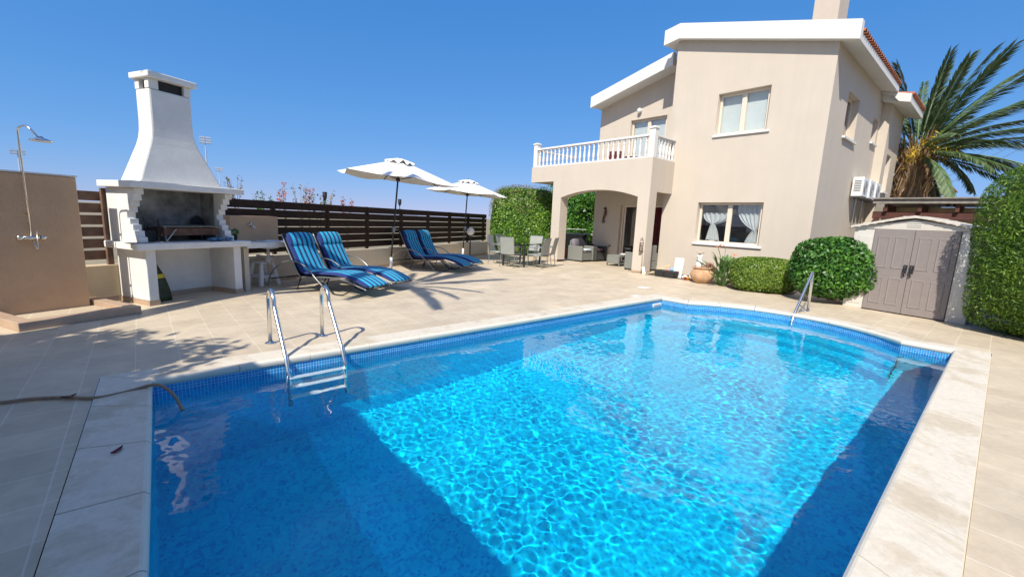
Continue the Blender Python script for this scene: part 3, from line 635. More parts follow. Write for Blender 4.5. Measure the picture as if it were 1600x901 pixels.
def arch(y):
    c, hw = 9.42, 1.64; t = (y - c) / hw; r = (hw * hw + 0.25 * 0.25) / (2 * 0.25)
    return 2.38 + math.sqrt(max(0, r * r - (y - c) ** 2)) - (r - 0.25)
ys = [7.78 + 3.28 * i / 20 for i in range(21)]
wm = MB()
wall(wm, 7.37, 11.48, K(-0.05), K(3.55), [(7.78, 11.06, K(-0.05), arch, ys)], fx(11.9), 0.40)
wm.box((11.9, 11.482, 2.98), (12.06, 12.70, 3.55))                                   # cantilevered end
wm.box((12.062, 12.56, 2.98), (14.3, 12.70, 3.55))
wall(wm, 12.302, 13.198, K(2.55), K(3.55), [], fy(7.37), 0.14)
wm.box((12.302, 7.512, 2.78), (14.298, 11.478, 2.96)); wm.box((12.062, 11.482, 2.98), (14.298, 12.558, 3.06))
vb(wm, 'arched_porch', M['stucco'])
for y_ in (7.36, 11.06):
    wm = MB(); wm.box((11.885, y_, 0.002), (12.315, y_ + .43, 0.07)); vb(wm, 'porch_skirting', M['skirt'])
# balustrade
bal = MB()
bal.box((11.91, 7.56, 4.19), (12.05, 12.46, 4.255)); bal.box((11.93, 7.56, 3.552), (12.03, 12.46, 3.60))
bal.box((12.10, 7.40, 4.19), (13.195, 7.54, 4.255)); bal.box((12.10, 7.42, 3.552), (13.195, 7.52, 3.60))
bal.box((11.93, 12.58, 4.19), (14.29, 12.68, 4.25))
balo = vb(bal, 'balustrade', M['fascia'], bevel=0.008)
for y, in ((7.375,), (12.46,)):
    p_ = MB(); p_.box((11.905, y, 3.552), (12.095, y + 0.19, 4.40)); p_.box((11.88, y - 0.025, 4.402), (12.12, y + 0.215, 4.44)); p_.frustum((11.88, y - 0.025), (12.12, y + 0.215), 4.441, (11.93, y + 0.03), (12.07, y + 0.16), 4.475)
    vb(p_, 'post', M['fascia'], balo, bevel=0.006)
prof = [(0.042, 0), (0.042, 0.05), (0.026, 0.065), (0.034, 0.10), (0.046, 0.16), (0.046, 0.22), (0.038, 0.30), (0.029, 0.40), (0.026, 0.43), (0.036, 0.445), (0.036, 0.465), (0.026, 0.48), (0.030, 0.51), (0.042, 0.53), (0.042, 0.59)]
b0 = MB().lathe(prof, (0, 0, 0), 14).build('baluster', M['fascia'], balo, smooth=True)
spots = [(11.98, 7.70 + 4.66 * i / 23, 3.60) for i in range(24)] + [(12.24 + 0.185 * i, 7.47, 3.60) for i in range(6)]
for i, p in enumerate(spots):
    o = b0 if i == 0 else b0.copy()
    if i: COL.objects.link(o); o.parent = balo
    o.location = Vector(p) - V0
# roof slabs, fascias, tiles
fa = MB()
def band(pts, x0, x1, h):                                # white band that follows pts (y, z at its lower edge)
    lo = list(pts); hi = [(y, z + h) for y, z in pts][::-1]
    fa.prism(lo + hi, 'x', x0, x1)
band([(2.93, 6.00), (7.52, 7.22), (8.02, 7.14)], 12.96, 13.16, 0.43)
fa.add([(13.162, 2.95, 6.02), (18.5, 2.95, 6.02), (18.5, 7.52, 7.24), (13.162, 7.52, 7.24), (13.162, 2.95, 6.20), (18.5, 2.95, 6.20), (18.5, 7.52, 7.42), (13.162, 7.52, 7.42)], [(3, 2, 1, 0), (4, 5, 6, 7), (0, 1, 5, 4), (1, 2, 6, 5), (2, 3, 7, 6), (3, 0, 4, 7)])
fa.add([(13.162, 7.521, 7.24), (20.9, 7.521, 7.24), (20.9, 8.0, 7.16), (13.162, 8.0, 7.16), (13.162, 7.521, 7.42), (20.9, 7.521, 7.42), (20.9, 8.0, 7.36), (13.162, 8.0, 7.36)], [(3, 2, 1, 0), (4, 5, 6, 7), (0, 1, 5, 4), (1, 2, 6, 5), (2, 3, 7, 6), (3, 0, 4, 7)])
band([(8.06, 6.76), (11.42, 5.94)], 13.66, 13.86, 0.40)
fa.add([(13.862, 8.06, 6.80), (20.9, 8.06, 6.80), (20.9, 11.42, 5.98), (13.862, 11.42, 5.98), (13.862, 8.06, 7.0), (20.9, 8.06, 7.0), (20.9, 11.42, 6.18), (13.862, 11.42, 6.18)], [(3, 2, 1, 0), (4, 5, 6, 7), (0, 1, 5, 4), (1, 2, 6, 5), (2, 3, 7, 6), (3, 0, 4, 7)])
fa.prism([(2.62, 5.68), (2.90, 5.75), (3.10, 5.98), (3.36, 6.05), (3.36, 6.12), (2.62, 5.93)], 'x', 18.502, 18.65); fa.prism([(2.62, 5.68), (2.90, 5.75), (3.05, 5.79), (3.34, 5.86), (3.34, 6.08), (2.62, 5.88)], 'x', 18.652, 21.5)
fa.add([(18.652, 3.342, 5.90), (21.5, 3.342, 5.90), (21.5, 7.52, 6.98), (18.652, 7.52, 6.98), (18.652, 3.342, 6.06), (21.5, 3.342, 6.06), (21.5, 7.52, 7.18), (18.652, 7.52, 7.18)], [(3, 2, 1, 0), (4, 5, 6, 7), (0, 1, 5, 4), (1, 2, 6, 5), (2, 3, 7, 6), (3, 0, 4, 7)])
roof = vb(fa, 'roof', M['fascia'])
tl = MB()
def tile_row(xa, xb, y0, z0, y1, z1):
    x = xa; r = 0.075
    while x < xb:
        d = Vector((0, y1 - y0, z1 - z0)); nrows = 9
        for k in range(nrows):
            a = Vector((x, y0, z0)) + d * (k / nrows); b = Vector((x, y0, z0)) + d * ((k + 1.03) / nrows)
            r0, r1 = r * 1.12, r * 0.95; vs = []
            for p, rr, lift in ((a, r0, 0.03), (b, r1, 0.0)):
                for j in range(7):
                    an = math.pi * j / 6; vs.append((p.x + rr * math.cos(an), p.y, p.z + lift + rr * math.sin(an)))
            for p, rr, lift in ((a, r0 * .82, 0.03),):
                for j in range(7):
                    an = math.pi * j / 6; vs.append((p.x + rr * math.cos(an), p.y, p.z + lift + rr * math.sin(an)))
            tl.add(vs, [(j, j + 1, j + 8, j + 7) for j in range(6)] + [(j, j + 14, j + 15, j + 1) for j in range(6)])
        x += 0.20
tile_row(13.28, 18.6, 2.90, 6.205, 7.5, 7.43); tile_row(18.72, 21.5, 2.56, 5.90, 7.5, 7.22)
vb(tl, 'roof_tiles', M['terra'], roof, norm=False)
ch = MB(); ch.box((14.9, 3.95, 6.4), (15.75, 4.56, 9.6)); ch.box((14.82, 3.87, 9.602), (15.83, 4.64, 9.75))
vb(ch, 'chimney', M['stucco'], roof)
vc = MB(); vc.lathe([(0.11, 0), (0.11, 0.09), (0.10, 0.13), (0.06, 0.18), (0.01, 0.20)], (13.5, 5.62, 7.02), 14)
vb(vc, 'vent_cap', M['fascia'], roof, smooth=True)

# windows and doors
def window(h, X, blind, wire=None, sash=True, sill=True, dep=0.16, room=True):
    """sliding window in a wall facing -X"""
    y0, y1, z0, z1 = h[0], h[1], h[2](0), h[3](0); x = X + dep; g = 0.003
    y0 += g; y1 -= g; z0 += g; z1 -= g
    f = MB(); t = 0.065
    f.box((x, y0, z0), (x + .07, y0 + t, z1)); f.box((x, y1 - t, z0), (x + .07, y1, z1)); f.box((x, y0 + t, z1 - t), (x + .07, y1 - t, z1)); f.box((x, y0 + t, z0), (x + .07, y1 - t, z0 + t))
    ym = (y0 + y1) / 2 
    f.box((x - .012, ym - .045, z0 + t), (x + .06, ym + .045, z1 - t))
    f.box((x - .006, ym + .0451, z0 + t), (x + .05, ym + .085, z1 - t)); f.box((x - .006, y0 + t, z0 + t), (x + .05, y0 + t + .04, z1 - t))
    fo = vb(f, 'window', M['frame'], bevel=0.004)
    p = MB(); p.add([(x + .03, y0 + t, z0 + t), (x + .03, y1 - t, z0 + t), (x + .03, y1 - t, z1 - t), (x + .03, y0 + t, z1 - t)], [(0, 1, 2, 3)])
    vb(p, 'pane', M['glass'], fo)
    if blind:
        b = MB(); b.add([(x + .10, y0, z0), (x + .10, y1, z0), (x + .10, y1, z1), (x + .10, y0, z1)], [(0, 1, 2, 3)]); vb(b, 'blind', M['blind'], fo)
    if sill:
        s = MB(); s.box((X - .05, y0 - .10, z0 - .062), (X - .0025, y1 + .04, z0 - .006)); s.box((X + .004, y0, z0 - .004), (x - .004, y1, z0 + .012)); vb(s, 'sill', M['fascia'], fo, bevel=0.004)
    if room:
        r = MB(); e = 0.9; r.add([(x + .13, y0 - .2, z0 - .2), (x + .13, y1 + .2, z0 - .2), (x + .13, y1 + .2, z1 + .2), (x + .13, y0 - .2, z1 + .2), (x + e, y0 - .2, z0 - .2), (x + e, y1 + .2, z0 - .2), (x + e, y1 + .2, z1 + .2), (x + e, y0 - .2, z1 + .2)],
            [(4, 5, 6, 7), (0, 1, 5, 4), (1, 2, 6, 5), (2, 3, 7, 6), (3, 0, 4, 7)]); vb(r, 'room', M['room'], fo)
    return fo
window(UW, 13.2, True)
lw = window(LW, 13.2, False)
bw = window(BW, 14.3, True, sill=False, dep=0.12)
# gathered net curtains of the lower window
def net(y0, y1, zt, zk, zb, yk, name='net_curtain', x=13.45):
    """hangs from zt, is tied in at (yk, zk) and flares again down to zb"""
    nu, nv = 46, 40; vs = []; fs = []
    for j in range(nv + 1):
        v = j / nv; z = zt + (zb - zt) * v
        if z >= zk:
            k = (zt - z) / (zt - zk); pinch = k ** 2.6; sag = 0.30 * math.sin(math.pi * k) * 0
        else:
            k = (zk - z) / max(0.01, zk - zb); pinch = 1 - 0.42 * k ** 0.6
        for i in range(nu + 1):
            u = i / nu; y = (y0 + (y1 - y0) * u); yy = y + (yk - y) * pinch * 0.9
            vs.append((x + 0.022 * math.sin(u * 34 + 2 * v) * (1 - 0.3 * pinch) + 0.02 * pinch * math.cos(u * 9), yy, z + 0.05 * pinch * math.sin(u * 9)))
    for j in range(nv):
        for i in range(nu): a = j * (nu + 1) + i; fs.append((a, a + 1, a + nu + 2, a + nu + 1))
    m_ = MB().add(vs, fs); return vb(m_, name, M['lace'], lw, smooth=True, norm=False)
net(5.54, 6.38, 1.98, 1.62, 1.12, 6.06, x=13.48)
net(4.64, 5.36, 2.22, 1.48, 1.10, 4.80, x=13.48)
# side windows (facing -Y)
def side_window(h, Y, dep=0.17):
    x0, x1, z0, z1 = h[0] + .003, h[1] - .003, h[2](0) + .003, h[3](0) - .003; y = Y + dep; t = .055
    f = MB(); f.box((x0, y, z0), (x0 + t, y + .06, z1)); f.box((x1 - t, y, z0), (x1, y + .06, z1)); f.box((x0 + t, y, z0), (x1 - t, y + .06, z0 + t)); f.box((x0 + t, y, z1 - t), (x1 - t, y + .06, z1))
    xm = (x0 + x1) / 2; f.box((xm - .03, y - .01, z0 + t), (xm + .03, y + .05, z1 - t))
    fo = vb(f, 'window', M['frame'], bevel=0.004)
    p = MB(); p.add([(x0 + t, y + .03, z0 + t), (x1 - t, y + .03, z0 + t), (x1 - t, y + .03, z1 - t), (x0 + t, y + .03, z1 - t)], [(0, 1, 2, 3)]); vb(p, 'pane', M['glass'], fo)
    b = MB(); b.add([(x0, y + .09, z0), (x1, y + .09, z0), (x1, y + .09, z1), (x0, y + .09, z1)], [(0, 1, 2, 3)]); vb(b, 'blind', M['room'], fo)
    s = MB(); s.box((x0 - .06, Y - .07, z0 - .075), (x1 + .06, Y - .0025, z0 - .012)); vb(s, 'sill', M['fascia'], fo, bevel=0.004)
side_window(SW1, 3.37); side_window(SW2, 3.37); side_window(SW3, 3.12)

# patio door
d = MB(); x = 14.42; t = .075
for y in (7.953, 10.002): d.box((x, y, .045), (x + .10, y + t, 2.245))
d.box((x, 8.03, 2.175), (x + .10, 10.0, 2.245))
for y in (8.98, 9.92): d.box((x + .02, y, .10), (x + .06, y + .06, 2.17))
d.box((x + .02, 8.98, .05), (x + .06, 9.98, .11))
do = vb(d, 'patio_door', M['frame'], bevel=0.004)
p = MB(); p.add([(x + .04, 9.03, .11), (x + .04, 9.93, .11), (x + .04, 9.93, 2.17), (x + .04, 9.03, 2.17)], [(0, 1, 2, 3)]); vb(p, 'pane', M['glass'], do)
r = MB(); r.add([(14.585, 7.9, .0), (14.585, 10.3, .0), (14.585, 10.3, 2.4), (14.585, 7.9, 2.4), (16.5, 7.9, .0), (16.5, 10.3, .0), (16.5, 10.3, 2.4), (16.5, 7.9, 2.4)], [(4, 5, 6, 7), (0, 1, 5, 4), (1, 2, 6, 5), (2, 3, 7, 6), (3, 0, 4, 7)])
vb(r, 'room', M['room'], do)
def drape(y0, y1, z0, z1, x, m, name, par, flare=0.0):
    nu, nv = 28, 10; vs = []
    for j in range(nv + 1):
        for i in range(nu + 1):
            u, v = i / nu, j / nv
            vs.append((x + .03 * math.sin(u * 30), y0 + (y1 - y0) * u * (1 - flare * v), z0 + (z1 - z0) * v))
    return vb(MB().add(vs, [(j * (nu + 1) + i, j * (nu + 1) + i + 1, (j + 1) * (nu + 1) + i + 1, (j + 1) * (nu + 1) + i) for j in range(nv) for i in range(nu)]), name, m, par, smooth=True, norm=False)
drape(8.25, 8.95, .06, 2.2, 14.66, M['maroon'], 'drape', do); drape(8.02, 8.50, .08, 2.2, 14.58, M['lace'], 'net_curtain', do, 0.6)
wl = MB(); wl.lathe([(0.06, 0), (0.06, .03)], (0, 0, 0), 14, Matrix.Translation((14.297, 9.55, 5.68)) @ Matrix.Rotation(R_(-90), 4, 'Y')); wl.ball((14.21, 9.55, 5.66), 0.085)
tag(wl.build('wall_lamp', M['globe'], smooth=True), 'small white globe lamp on the wall above the balcony window', 'lamp')

# air conditioners on the side wall
def ac(x, lb, y=3.05):
    a = thing('air_conditioner', lb, 'air conditioner', (x, y, 2.66), 0, 'outdoor units on the side wall')
    b = MB(); b.box((0, 0, 0), (0.74, 0.27, 0.56)); bo = b.build('casing', M['acwhite'], a, bevel=0.012)
    s = MB()
    for k in range(7): s.box((-0.007, 0.05, 0.14 + 0.05 * k), (-0.001, 0.22, 0.165 + 0.05 * k))
    s.build('side_grille', M['greymetal'], a)
    g = MB()
    for r in (0.05, 0.10, 0.15, 0.20): g.tube([(0.30 + r * math.cos(t), -0.008, 0.27 + r * math.sin(t)) for t in [2 * math.pi * i / 28 for i in range(28)]], 0.005, 5, True)
    g.build('fan_grille', M['greymetal'], a)
    k = MB()
    for xx in (0.10, 0.64):
        k = MB(); k.prism([(0.0, -0.04), (0.28, -0.04), (0.28, -0.05), (0.316, -0.05), (0.316, 0.28), (0.285, 0.28), (0.285, -0.006), (0.0, -0.006)], 'x', xx, xx + .035); k.build('bracket', M['greymetal'], a)
    MB().tube(bend([(0.80, 0.22, 0.12), (0.86, 0.22, 0.10), (0.87, 0.29, 0.02), (0.87, 0.295, -0.9)], .04), 0.022, 8).build('pipe', M['plastic'], a, smooth=True)
ac(16.45, 'white air conditioner unit nearest the front corner of the villa'); ac(17.40, 'middle one of the three white air conditioner units on the side wall'); ac(18.33, 'white air conditioner unit farthest along the side wall by the carport')
tag(MB().tube([(14.72, 3.31, 2.55), (14.72, 3.31, 3.0)], 0.018, 8).build('conduit', M['greymetal'], villa), None) if False else None

# balcony furniture, seen through the balusters
bc = thing('balcony_chair', 'dark red folding chair behind the white balusters', 'chair', (12.95, 9.6, 3.06), 0.4)
MB().box((-.22, -.22, .42), (.22, .22, .46)).build('seat', M['maroon'], bc); MB().box((.19, -.22, .50), (.23, .22, 1.02)).build('backrest', M['maroon'], bc)
for sx in (-1, 1):
    for sy in (-1, 1): MB().tube([(.20 * sx, .20 * sy, 0), (.20 * sx, .20 * sy, .42 if sx < 0 else .98)], .014, 8).build('leg', M['rust'], bc)
bt = thing('balcony_table', 'small round dark red table behind the balusters', 'table', (12.8, 8.75, 3.06))
MB().lathe([(.32, .66), (.32, .69)], (0, 0, 0), 22).build('tabletop', M['maroon'], bt)
for a in (0, 2.1, 4.2): MB().tube([(.24 * math.cos(a), .24 * math.sin(a), 0), (.06 * math.cos(a), .06 * math.sin(a), .66)], .012, 8).build('leg', M['rust'], bt)

# wall ornament: a metal seahorse
sh = MB(); pth = []
for i in range(34):
    t = i / 33
    if t < 0.55: pth.append((14.27, 10.80 - 0.05 * math.sin(t / .55 * math.pi * 1.6) , 2.05 - 0.42 * t / .55))
    else:
        k = (t - .55) / .45; a = -0.35 + 4.6 * k; r = 0.085 * (1 - 0.62 * k)
        pth.append((14.27, 10.86 - 0.0 - r * math.cos(a) , 1.60 - r * math.sin(a)))
rad = [0.022 + 0.028 * math.sin(min(1, i / 20) * math.pi) if i < 20 else 0.020 - 0.011 * (i - 20) / 13 for i in range(34)]
sh.tube(pth, rad, 8); sh.tube([(14.265, 10.79, 2.02), (14.26, 10.68, 1.99)], [0.03, 0.014], 8)
for k in range(7):
    a = R_(20 + 25 * k); sh.tube([(14.27, 10.80 , 2.06), (14.27, 10.80 + .10 * math.cos(a), 2.06 + .11 * math.sin(a))], [.014, .005], 6)
for k in range(5): sh.tube([(14.27, 10.80, 1.96 - .05 * k), (14.27, 10.885 + .015 * math.sin(k), 1.98 - .05 * k)], [.012, .004], 6)
tag(sh.build('seahorse', M['rust'], smooth=True), 'rusty metal seahorse ornament on the porch wall', 'wall ornament')
# ------------------------------------------------------------------ boundary wall, fence, shower corner (fence frame: x along, y towards the fence)
def fthing(name, label, cat, s, t, z=0, group=None): return thing(name, label, cat, F(s, t, z), TH, group)
bw_ = fthing('boundary_wall', 'low cream rendered wall carrying the dark slatted fence', 'wall', 6, 8.05)
MB().box((0.2, 0.0, -0.1), (10.2, 0.20, 0.55)).build('wall', M['cream'], bw_, bevel=0.01)
MB().box((-2.9, 0.002, -0.1), (-0.6, 0.20, 0.56)).build('wall', M['ochre'], bw_, bevel=0.01)
MB().box((-0.598, 0.002, -0.1), (0.198, 0.20, 0.552)).build('wall', M['cream'], bw_)
MB().box((0.2, -0.012, 0.002), (10.2, -0.001, 0.08)).build('skirting', M['skirt'], bw_); MB().box((-2.86, -0.012, 0.002), (-2.46, -0.001, 0.09)).build('skirting', M['skirt'], bw_)
fe = fthing('slat_fence', 'dark brown fence of horizontal slats on the low wall behind the sun loungers', 'fence', 6, 8.13)
for k in range(6):
    z0 = 0.605 + 0.178 * k
    sl_ = MB(); x = -0.75
    while x < 10.0:
        e = min(x + rnd.uniform(2.2, 3.2), 10.15); sl_.box((x, 0.0, z0 + rnd.uniform(-.004, .004)), (e - .006, 0.022, z0 + 0.160)); x = e
    sl_.build('slat', M['wood'], fe, bevel=0.003)
for s in (0.32, 1.75, 3.1, 4.55, 5.95, 7.3, 8.65, 9.95):
    MB().box((s - .035, 0.024, 0.552), (s + .035, 0.09, 1.66)).build('post', M['wood'], fe, bevel=0.004)
    MB().box((s - .02, -0.012, 0.60), (s + .02, -0.002, 1.62)).build('batten', M['wood'], fe)
fe2 = fthing('slat_fence', 'short dark slatted fence panel between the shower wall and the barbecue', 'fence', 3.2, 8.13)
for k in range(6): MB().box((-0.5, 0.0, 0.64 + 0.172 * k), (0.36, 0.022, 0.775 + 0.172 * k)).build('slat', M['wood2'], fe2, bevel=0.003)
MB().box((0.27, -0.055, 0.562), (0.345, -0.003, 1.69)).build('post', M['wood2'], fe2, bevel=0.004)

swl = fthing('shower_wall', 'tall tan rendered wall behind the outdoor shower', 'wall', 0.2, 7.8)
MB().box((0.0, 0, -0.1), (2.90, 0.20, 1.80)).build('wall', M['tan'], swl, bevel=0.012); MB().box((-0.01, -0.012, 1.802), (2.91, 0.21, 1.822)).build('coping', M['stone'], swl)
tr = fthing('shower_tray', 'raised tan tiled kerb around the outdoor shower floor', 'shower tray', 2.1, 6.9)
c = MB(); c.prism([(0, 0.9), (0, 0), (1.17, 0), (1.17, 1.14), (1.03, 1.14), (1.03, 0.14), (0.14, 0.14), (0.14, 0.9)], 'z', 0.001, 0.105); c.build('kerb', M['skirt'], tr, bevel=0.008)
MB().box((0.142, 0.142, 0.001), (1.028, 0.898, 0.03)).build('floor', M['patio'], tr)
shw = fthing('outdoor_shower', 'chrome outdoor shower with round rose on the tan wall', 'shower', 2.585, 7.80)
MB().tube(bend([(0, -0.055, 1.0), (0, -0.055, 2.34), (0.0, -0.30, 2.36), (0.06, -0.42, 2.20)], 0.08), 0.011, 10).build('riser', M['chrome'], shw, smooth=True)
MB().lathe([(.012, .05), (.03, .03), (.10, .006), (.102, -.008), (.095, -.012)], (0.065, -0.43, 2.185), 24).build('shower_head', M['chrome'], shw, smooth=True)
v_ = MB(); v_.tube([(-0.09, -0.055, 1.0), (0.09, -0.055, 1.0)], .024, 12); v_.tube([(-.07, -.055, 1.0), (-.07, 0, 1.0)], .018, 10); v_.tube([(.07, -.055, 1.0), (.07, 0, 1.0)], .018, 10); v_.build('mixer', M['chrome'], shw, smooth=True)
for sx in (-.105, .105): MB().lathe([(.027, -.025), (.03, 0), (.027, .025)], (0, 0, 0), 12, Matrix.Translation((sx, -.055, 1.0)) @ Matrix.Rotation(R_(90), 4, 'Y')).build('knob', M['chrome'], shw, smooth=True)
for z in (1.30, 2.0): MB().tube([(0, -.055, z), (0, 0.0, z)], .012, 8).build('wall_bracket', M['chrome'], shw)
MB().tube(bend([(0, -.065, .97), (0.03, -.09, .82), (0.05, -.07, 1.10)], .08), .006, 8).build('hose', M['chrome'], shw, smooth=True)

# ------------------------------------------------------------------ barbecue
bq = fthing('barbecue', 'white masonry barbecue with stepped cheeks and a tall tapered chimney', 'barbecue', 3.57, 7.30)
W_, D_ = 1.42, 0.74
MB().box((0, 0, 0.075), (0.13, D_, 0.828)).build('side_leg', M['bbqwhite'], bq, bevel=0.01)
MB().box((W_ - 0.13, 0, 0.075), (W_, D_, 0.828)).build('side_leg', M['bbqwhite'], bq, bevel=0.01)
MB().box((0.131, D_ - 0.10, 0.075), (W_ - 0.131, D_, 0.828)).build('back_panel', M['bbqwhite'], bq)
k = MB()
k.box((-0.006, -0.006, 0.001), (0.136, D_, 0.074)); k.box((W_ - .136, -0.006, 0.001), (W_ + .006, D_, 0.074)); k.box((0.137, D_ - .106, 0.001), (W_ - .137, D_, 0.074)); k.build('skirting', M['skirt'], bq)
MB().box((-0.14, -0.11, 0.83), (W_ + 0.12, D_ + 0.02, 0.925)).build('countertop', M['counter'], bq, bevel=0.012)
def cheek(x0, x1):
    z = 0.927; y = 0.0; pts = []; st = 0.0865; dy = 0.062
    ins = [0, 1, 2, 3, 4, 3, 2, 1, 0]
    prof = []
    for i, q in enumerate(ins): prof += [(q * dy, z + st * i), (q * dy, z + st * (i + 1))]
    return [(D_, z)] + prof + [(D_, z + st * len(ins))]
pr = cheek(0, 0)
MB().prism([(y, z) for y, z in pr], 'x', -0.06, 0.05).build('cheek', M['bbqwhite'], bq, bevel=0.006)
MB().prism([(y, z) for y, z in pr], 'x', 1.20, 1.31).build('cheek', M['bbqwhite'], bq, bevel=0.006)
MB().box((0.051, D_ - 0.10, 0.927), (1.199, D_, 1.705)).build('firebox_back', M['soot'], bq)
MB().box((1.19, 0.30, 0.93), (1.1985, D_ - .102, 1.70)).build('soot_lining', M['soot'], bq)
hd = MB(); hd.box((-0.15, -0.11, 1.708), (1.46, D_ + 0.02, 1.80)); ho = hd.build('hood', M['bbqwhite'], bq, bevel=0.010)
fl = MB(); A0, B0, A1, B1 = (0.06, 0.10), (1.23, 0.61), (0.325, 0.20), (0.895, 0.54)
lp_ = lambda k: (tuple(a + (b - a) * k for a, b in zip(A0, A1)), tuple(a + (b - a) * k for a, b in zip(B0, B1)))
rg_ = [(A0, B0, 1.801), (*lp_(.80), 2.36), (*lp_(.915), 2.47), (*lp_(.975), 2.58), (A1, B1, 2.72), (A1, B1, 3.15)]
fl.add([p for a, b, z in rg_ for p in ((a[0], a[1], z), (b[0], a[1], z), (b[0], b[1], z), (a[0], b[1], z))], [(3, 2, 1, 0), (20, 21, 22, 23)] + [(4 * i + j, 4 * i + (j + 1) % 4, 4 * i + 4 + (j + 1) % 4, 4 * i + 4 + j) for i in range(5) for j in range(4)])
nk = MB(); x0, y0, x1, y1 = A1[0], A1[1], B1[0], B1[1]
for (a, b, c_, d_) in ((x0, y0, x0 + .13, y0 + .10), (x1 - .10, y0, x1, y0 + .10), (x0, y1 - .10, x0 + .13, y1), (x1 - .10, y1 - .10, x1, y1)): MB().box((a, b, 3.151), (c_, d_, 3.29)).build('chimney_pillar', M['bbqwhite'], ho, bevel=.006)
fl.build('flue', M['bbqwhite'], ho, bevel=0.025); None
nk2 = MB(); nk2.box((x0 + .06, y0 + .05, 3.152), (x1 - .05, y1 - .07, 3.288)); nk2.build('flue_throat', M['dark'], ho)  # near-black colour stands for the shade inside the flue opening
MB().box((x0 - .045, y0 - .09, 3.291), (x1 + .05, y1 + .05, 3.375)).build('chimney_cap', M['bbqwhite'], ho, bevel=0.012)
# grill and the clutter on the counter
gl = fthing('charcoal_grill', 'rusty charcoal grill tray with wire rack inside the firebox', 'grill', 3.57 + 0.30, 7.36, 0.925)
t = MB(); t.box((0.02, 0.05, 0.10), (0.83, 0.48, 0.115)); t.box((0.02, 0.05, 0.115), (0.83, 0.065, 0.21)); t.box((0.02, 0.465, 0.115), (0.83, 0.48, 0.21)); t.box((0.02, 0.066, 0.115), (0.035, 0.464, 0.21)); t.box((0.815, 0.066, 0.115), (0.83, 0.464, 0.21)); t.build('tray', M['rust'], gl)
g = MB()
for i in range(24): g.tube([(0.0 + .036 * i, 0.0, 0.245), (0.0 + .036 * i, 0.50, 0.245)], .004, 5)
for y in (0.0, 0.25, 0.5): g.tube([(-0.02, y, 0.238), (0.86, y, 0.238)], .006, 6)
g.build('rack', M['greymetal'], gl)
for x in (0.05, 0.80):
    for y in (0.07, 0.46): MB().tube([(x, y, 0.0), (x, y, 0.235)], .012, 6).build('leg', M['greymetal'], gl)
MB().tube([(0.03, 0.02, 0.012), (0.17, 0.02, 0.20)], .011, 6).build('strut', M['greymetal'], gl)
MB().tube([(-0.02, 0.1, 0.02), (-0.02, 0.1, 0.34)], .013, 6).build('handle', M['dark'], gl)
hd_ = fthing('fire_screen', 'black arched metal plate leaning at the right end of the firebox', 'metal plate', 3.57 + 1.06, 7.84, 0.926)
MB().prism([(-.12, 0), (.12, 0), (.12, .24), (.09, .33), (.04, .385), (0, .40), (-.04, .385), (-.09, .33), (-.12, .24)], 'y', 0.0, 0.02).build('plate', M['dark'], hd_); MB().tube([(-.03, -.02, .30), (.03, -.02, .30)], .007, 6).build('handle', M['darkmetal'], hd_)
rg = MB()
for i in range(9): rg.ball((0.05 * math.cos(i * 1.7) + i * .035, 0.05 * math.sin(i * 2.3), .02 + .012 * (i % 3)), .045, 8, 6, (1.3, 1, .55))
tag(rg.build('crumpled_cloth', M['bluerag'], smooth=True, loc=F(3.57 + 0.92, 7.31, 0.926), rz=TH), 'crumpled dark blue cloth on the counter at the foot of the right cheek', 'cloth')
bl = fthing('charcoal_box', 'small dark box of tongs at the left end of the firebox', 'box', 3.57 + 0.10, 7.50, 0.926); MB().box((0, 0, 0), (.16, .2, .17)).build('box', M['dark'], bl, bevel=.006); MB().tube([(.07, .1, .17), (.05, .06, .36)], .008, 6).build('tongs', M['darkmetal'], bl)
tl_ = MB().box((-.13, -.05, 0), (.13, .05, .012)).add([(0.128, -.012, .004), (.22, -.012, .004), (.22, .012, .004), (.128, .012, .004), (0.128, -.012, .010), (.22, -.012, .010), (.22, .012, .010), (.128, .012, .010)], [(3, 2, 1, 0), (4, 5, 6, 7), (0, 1, 5, 4), (1, 2, 6, 5), (2, 3, 7, 6), (3, 0, 4, 7)])
tag(tl_.build('serving_board', M['greywood'], loc=F(3.49, 7.32, 0.9265), rz=TH + 0.1, bevel=.003), 'flat grey board lying on the left end of the barbecue counter', 'board')
# charcoal sack, leaning board-like
sk_ = fthing('charcoal_sack', 'tall dark green sack with a yellow band leaning inside the barbecue base', 'sack', 3.57 + 0.155, 7.55)
sk_.rotation_euler.z = TH + 0.12
nv = 10; vs = []
for i in range(nv):
    tt = i / (nv - 1); wd = 0.30 * (1 - 0.62 * tt ** 2.2); th = 0.065 * (1 - 0.5 * tt)
    for j in range(10):
        a = 2 * math.pi * j / 10; vs.append((0.0 + wd * .5 + wd * 0.5 * math.cos(a), 0.12 * tt + th * math.sin(a), 0.004 + 0.68 * tt))
sm = MB().add(vs, [(i * 10 + j, i * 10 + (j + 1) % 10, (i + 1) * 10 + (j + 1) % 10, (i + 1) * 10 + j) for i in range(nv - 1) for j in range(10)] + [tuple(range(10))[::-1], tuple(range(90, 100))])
sm.build('sack', M['bag'], sk_, smooth=True)
vs = []
for tt in (0.52, 0.57, 0.61):
    wd = 0.30 * (1 - 0.62 * tt ** 2.2) + .008; th = 0.065 * (1 - 0.5 * tt) + .004
    for j in range(10):
        a = 2 * math.pi * j / 10; vs.append((-.004 + wd * .5 + wd * 0.5 * math.cos(a), 0.12 * tt + th * math.sin(a), 0.004 + 0.68 * tt))
MB().add(vs, [(i * 10 + j, i * 10 + (j + 1) % 10, (i + 1) * 10 + (j + 1) % 10, (i + 1) * 10 + j) for i in range(2) for j in range(10)]).build('band', M['bagyellow'], sk_, smooth=True)
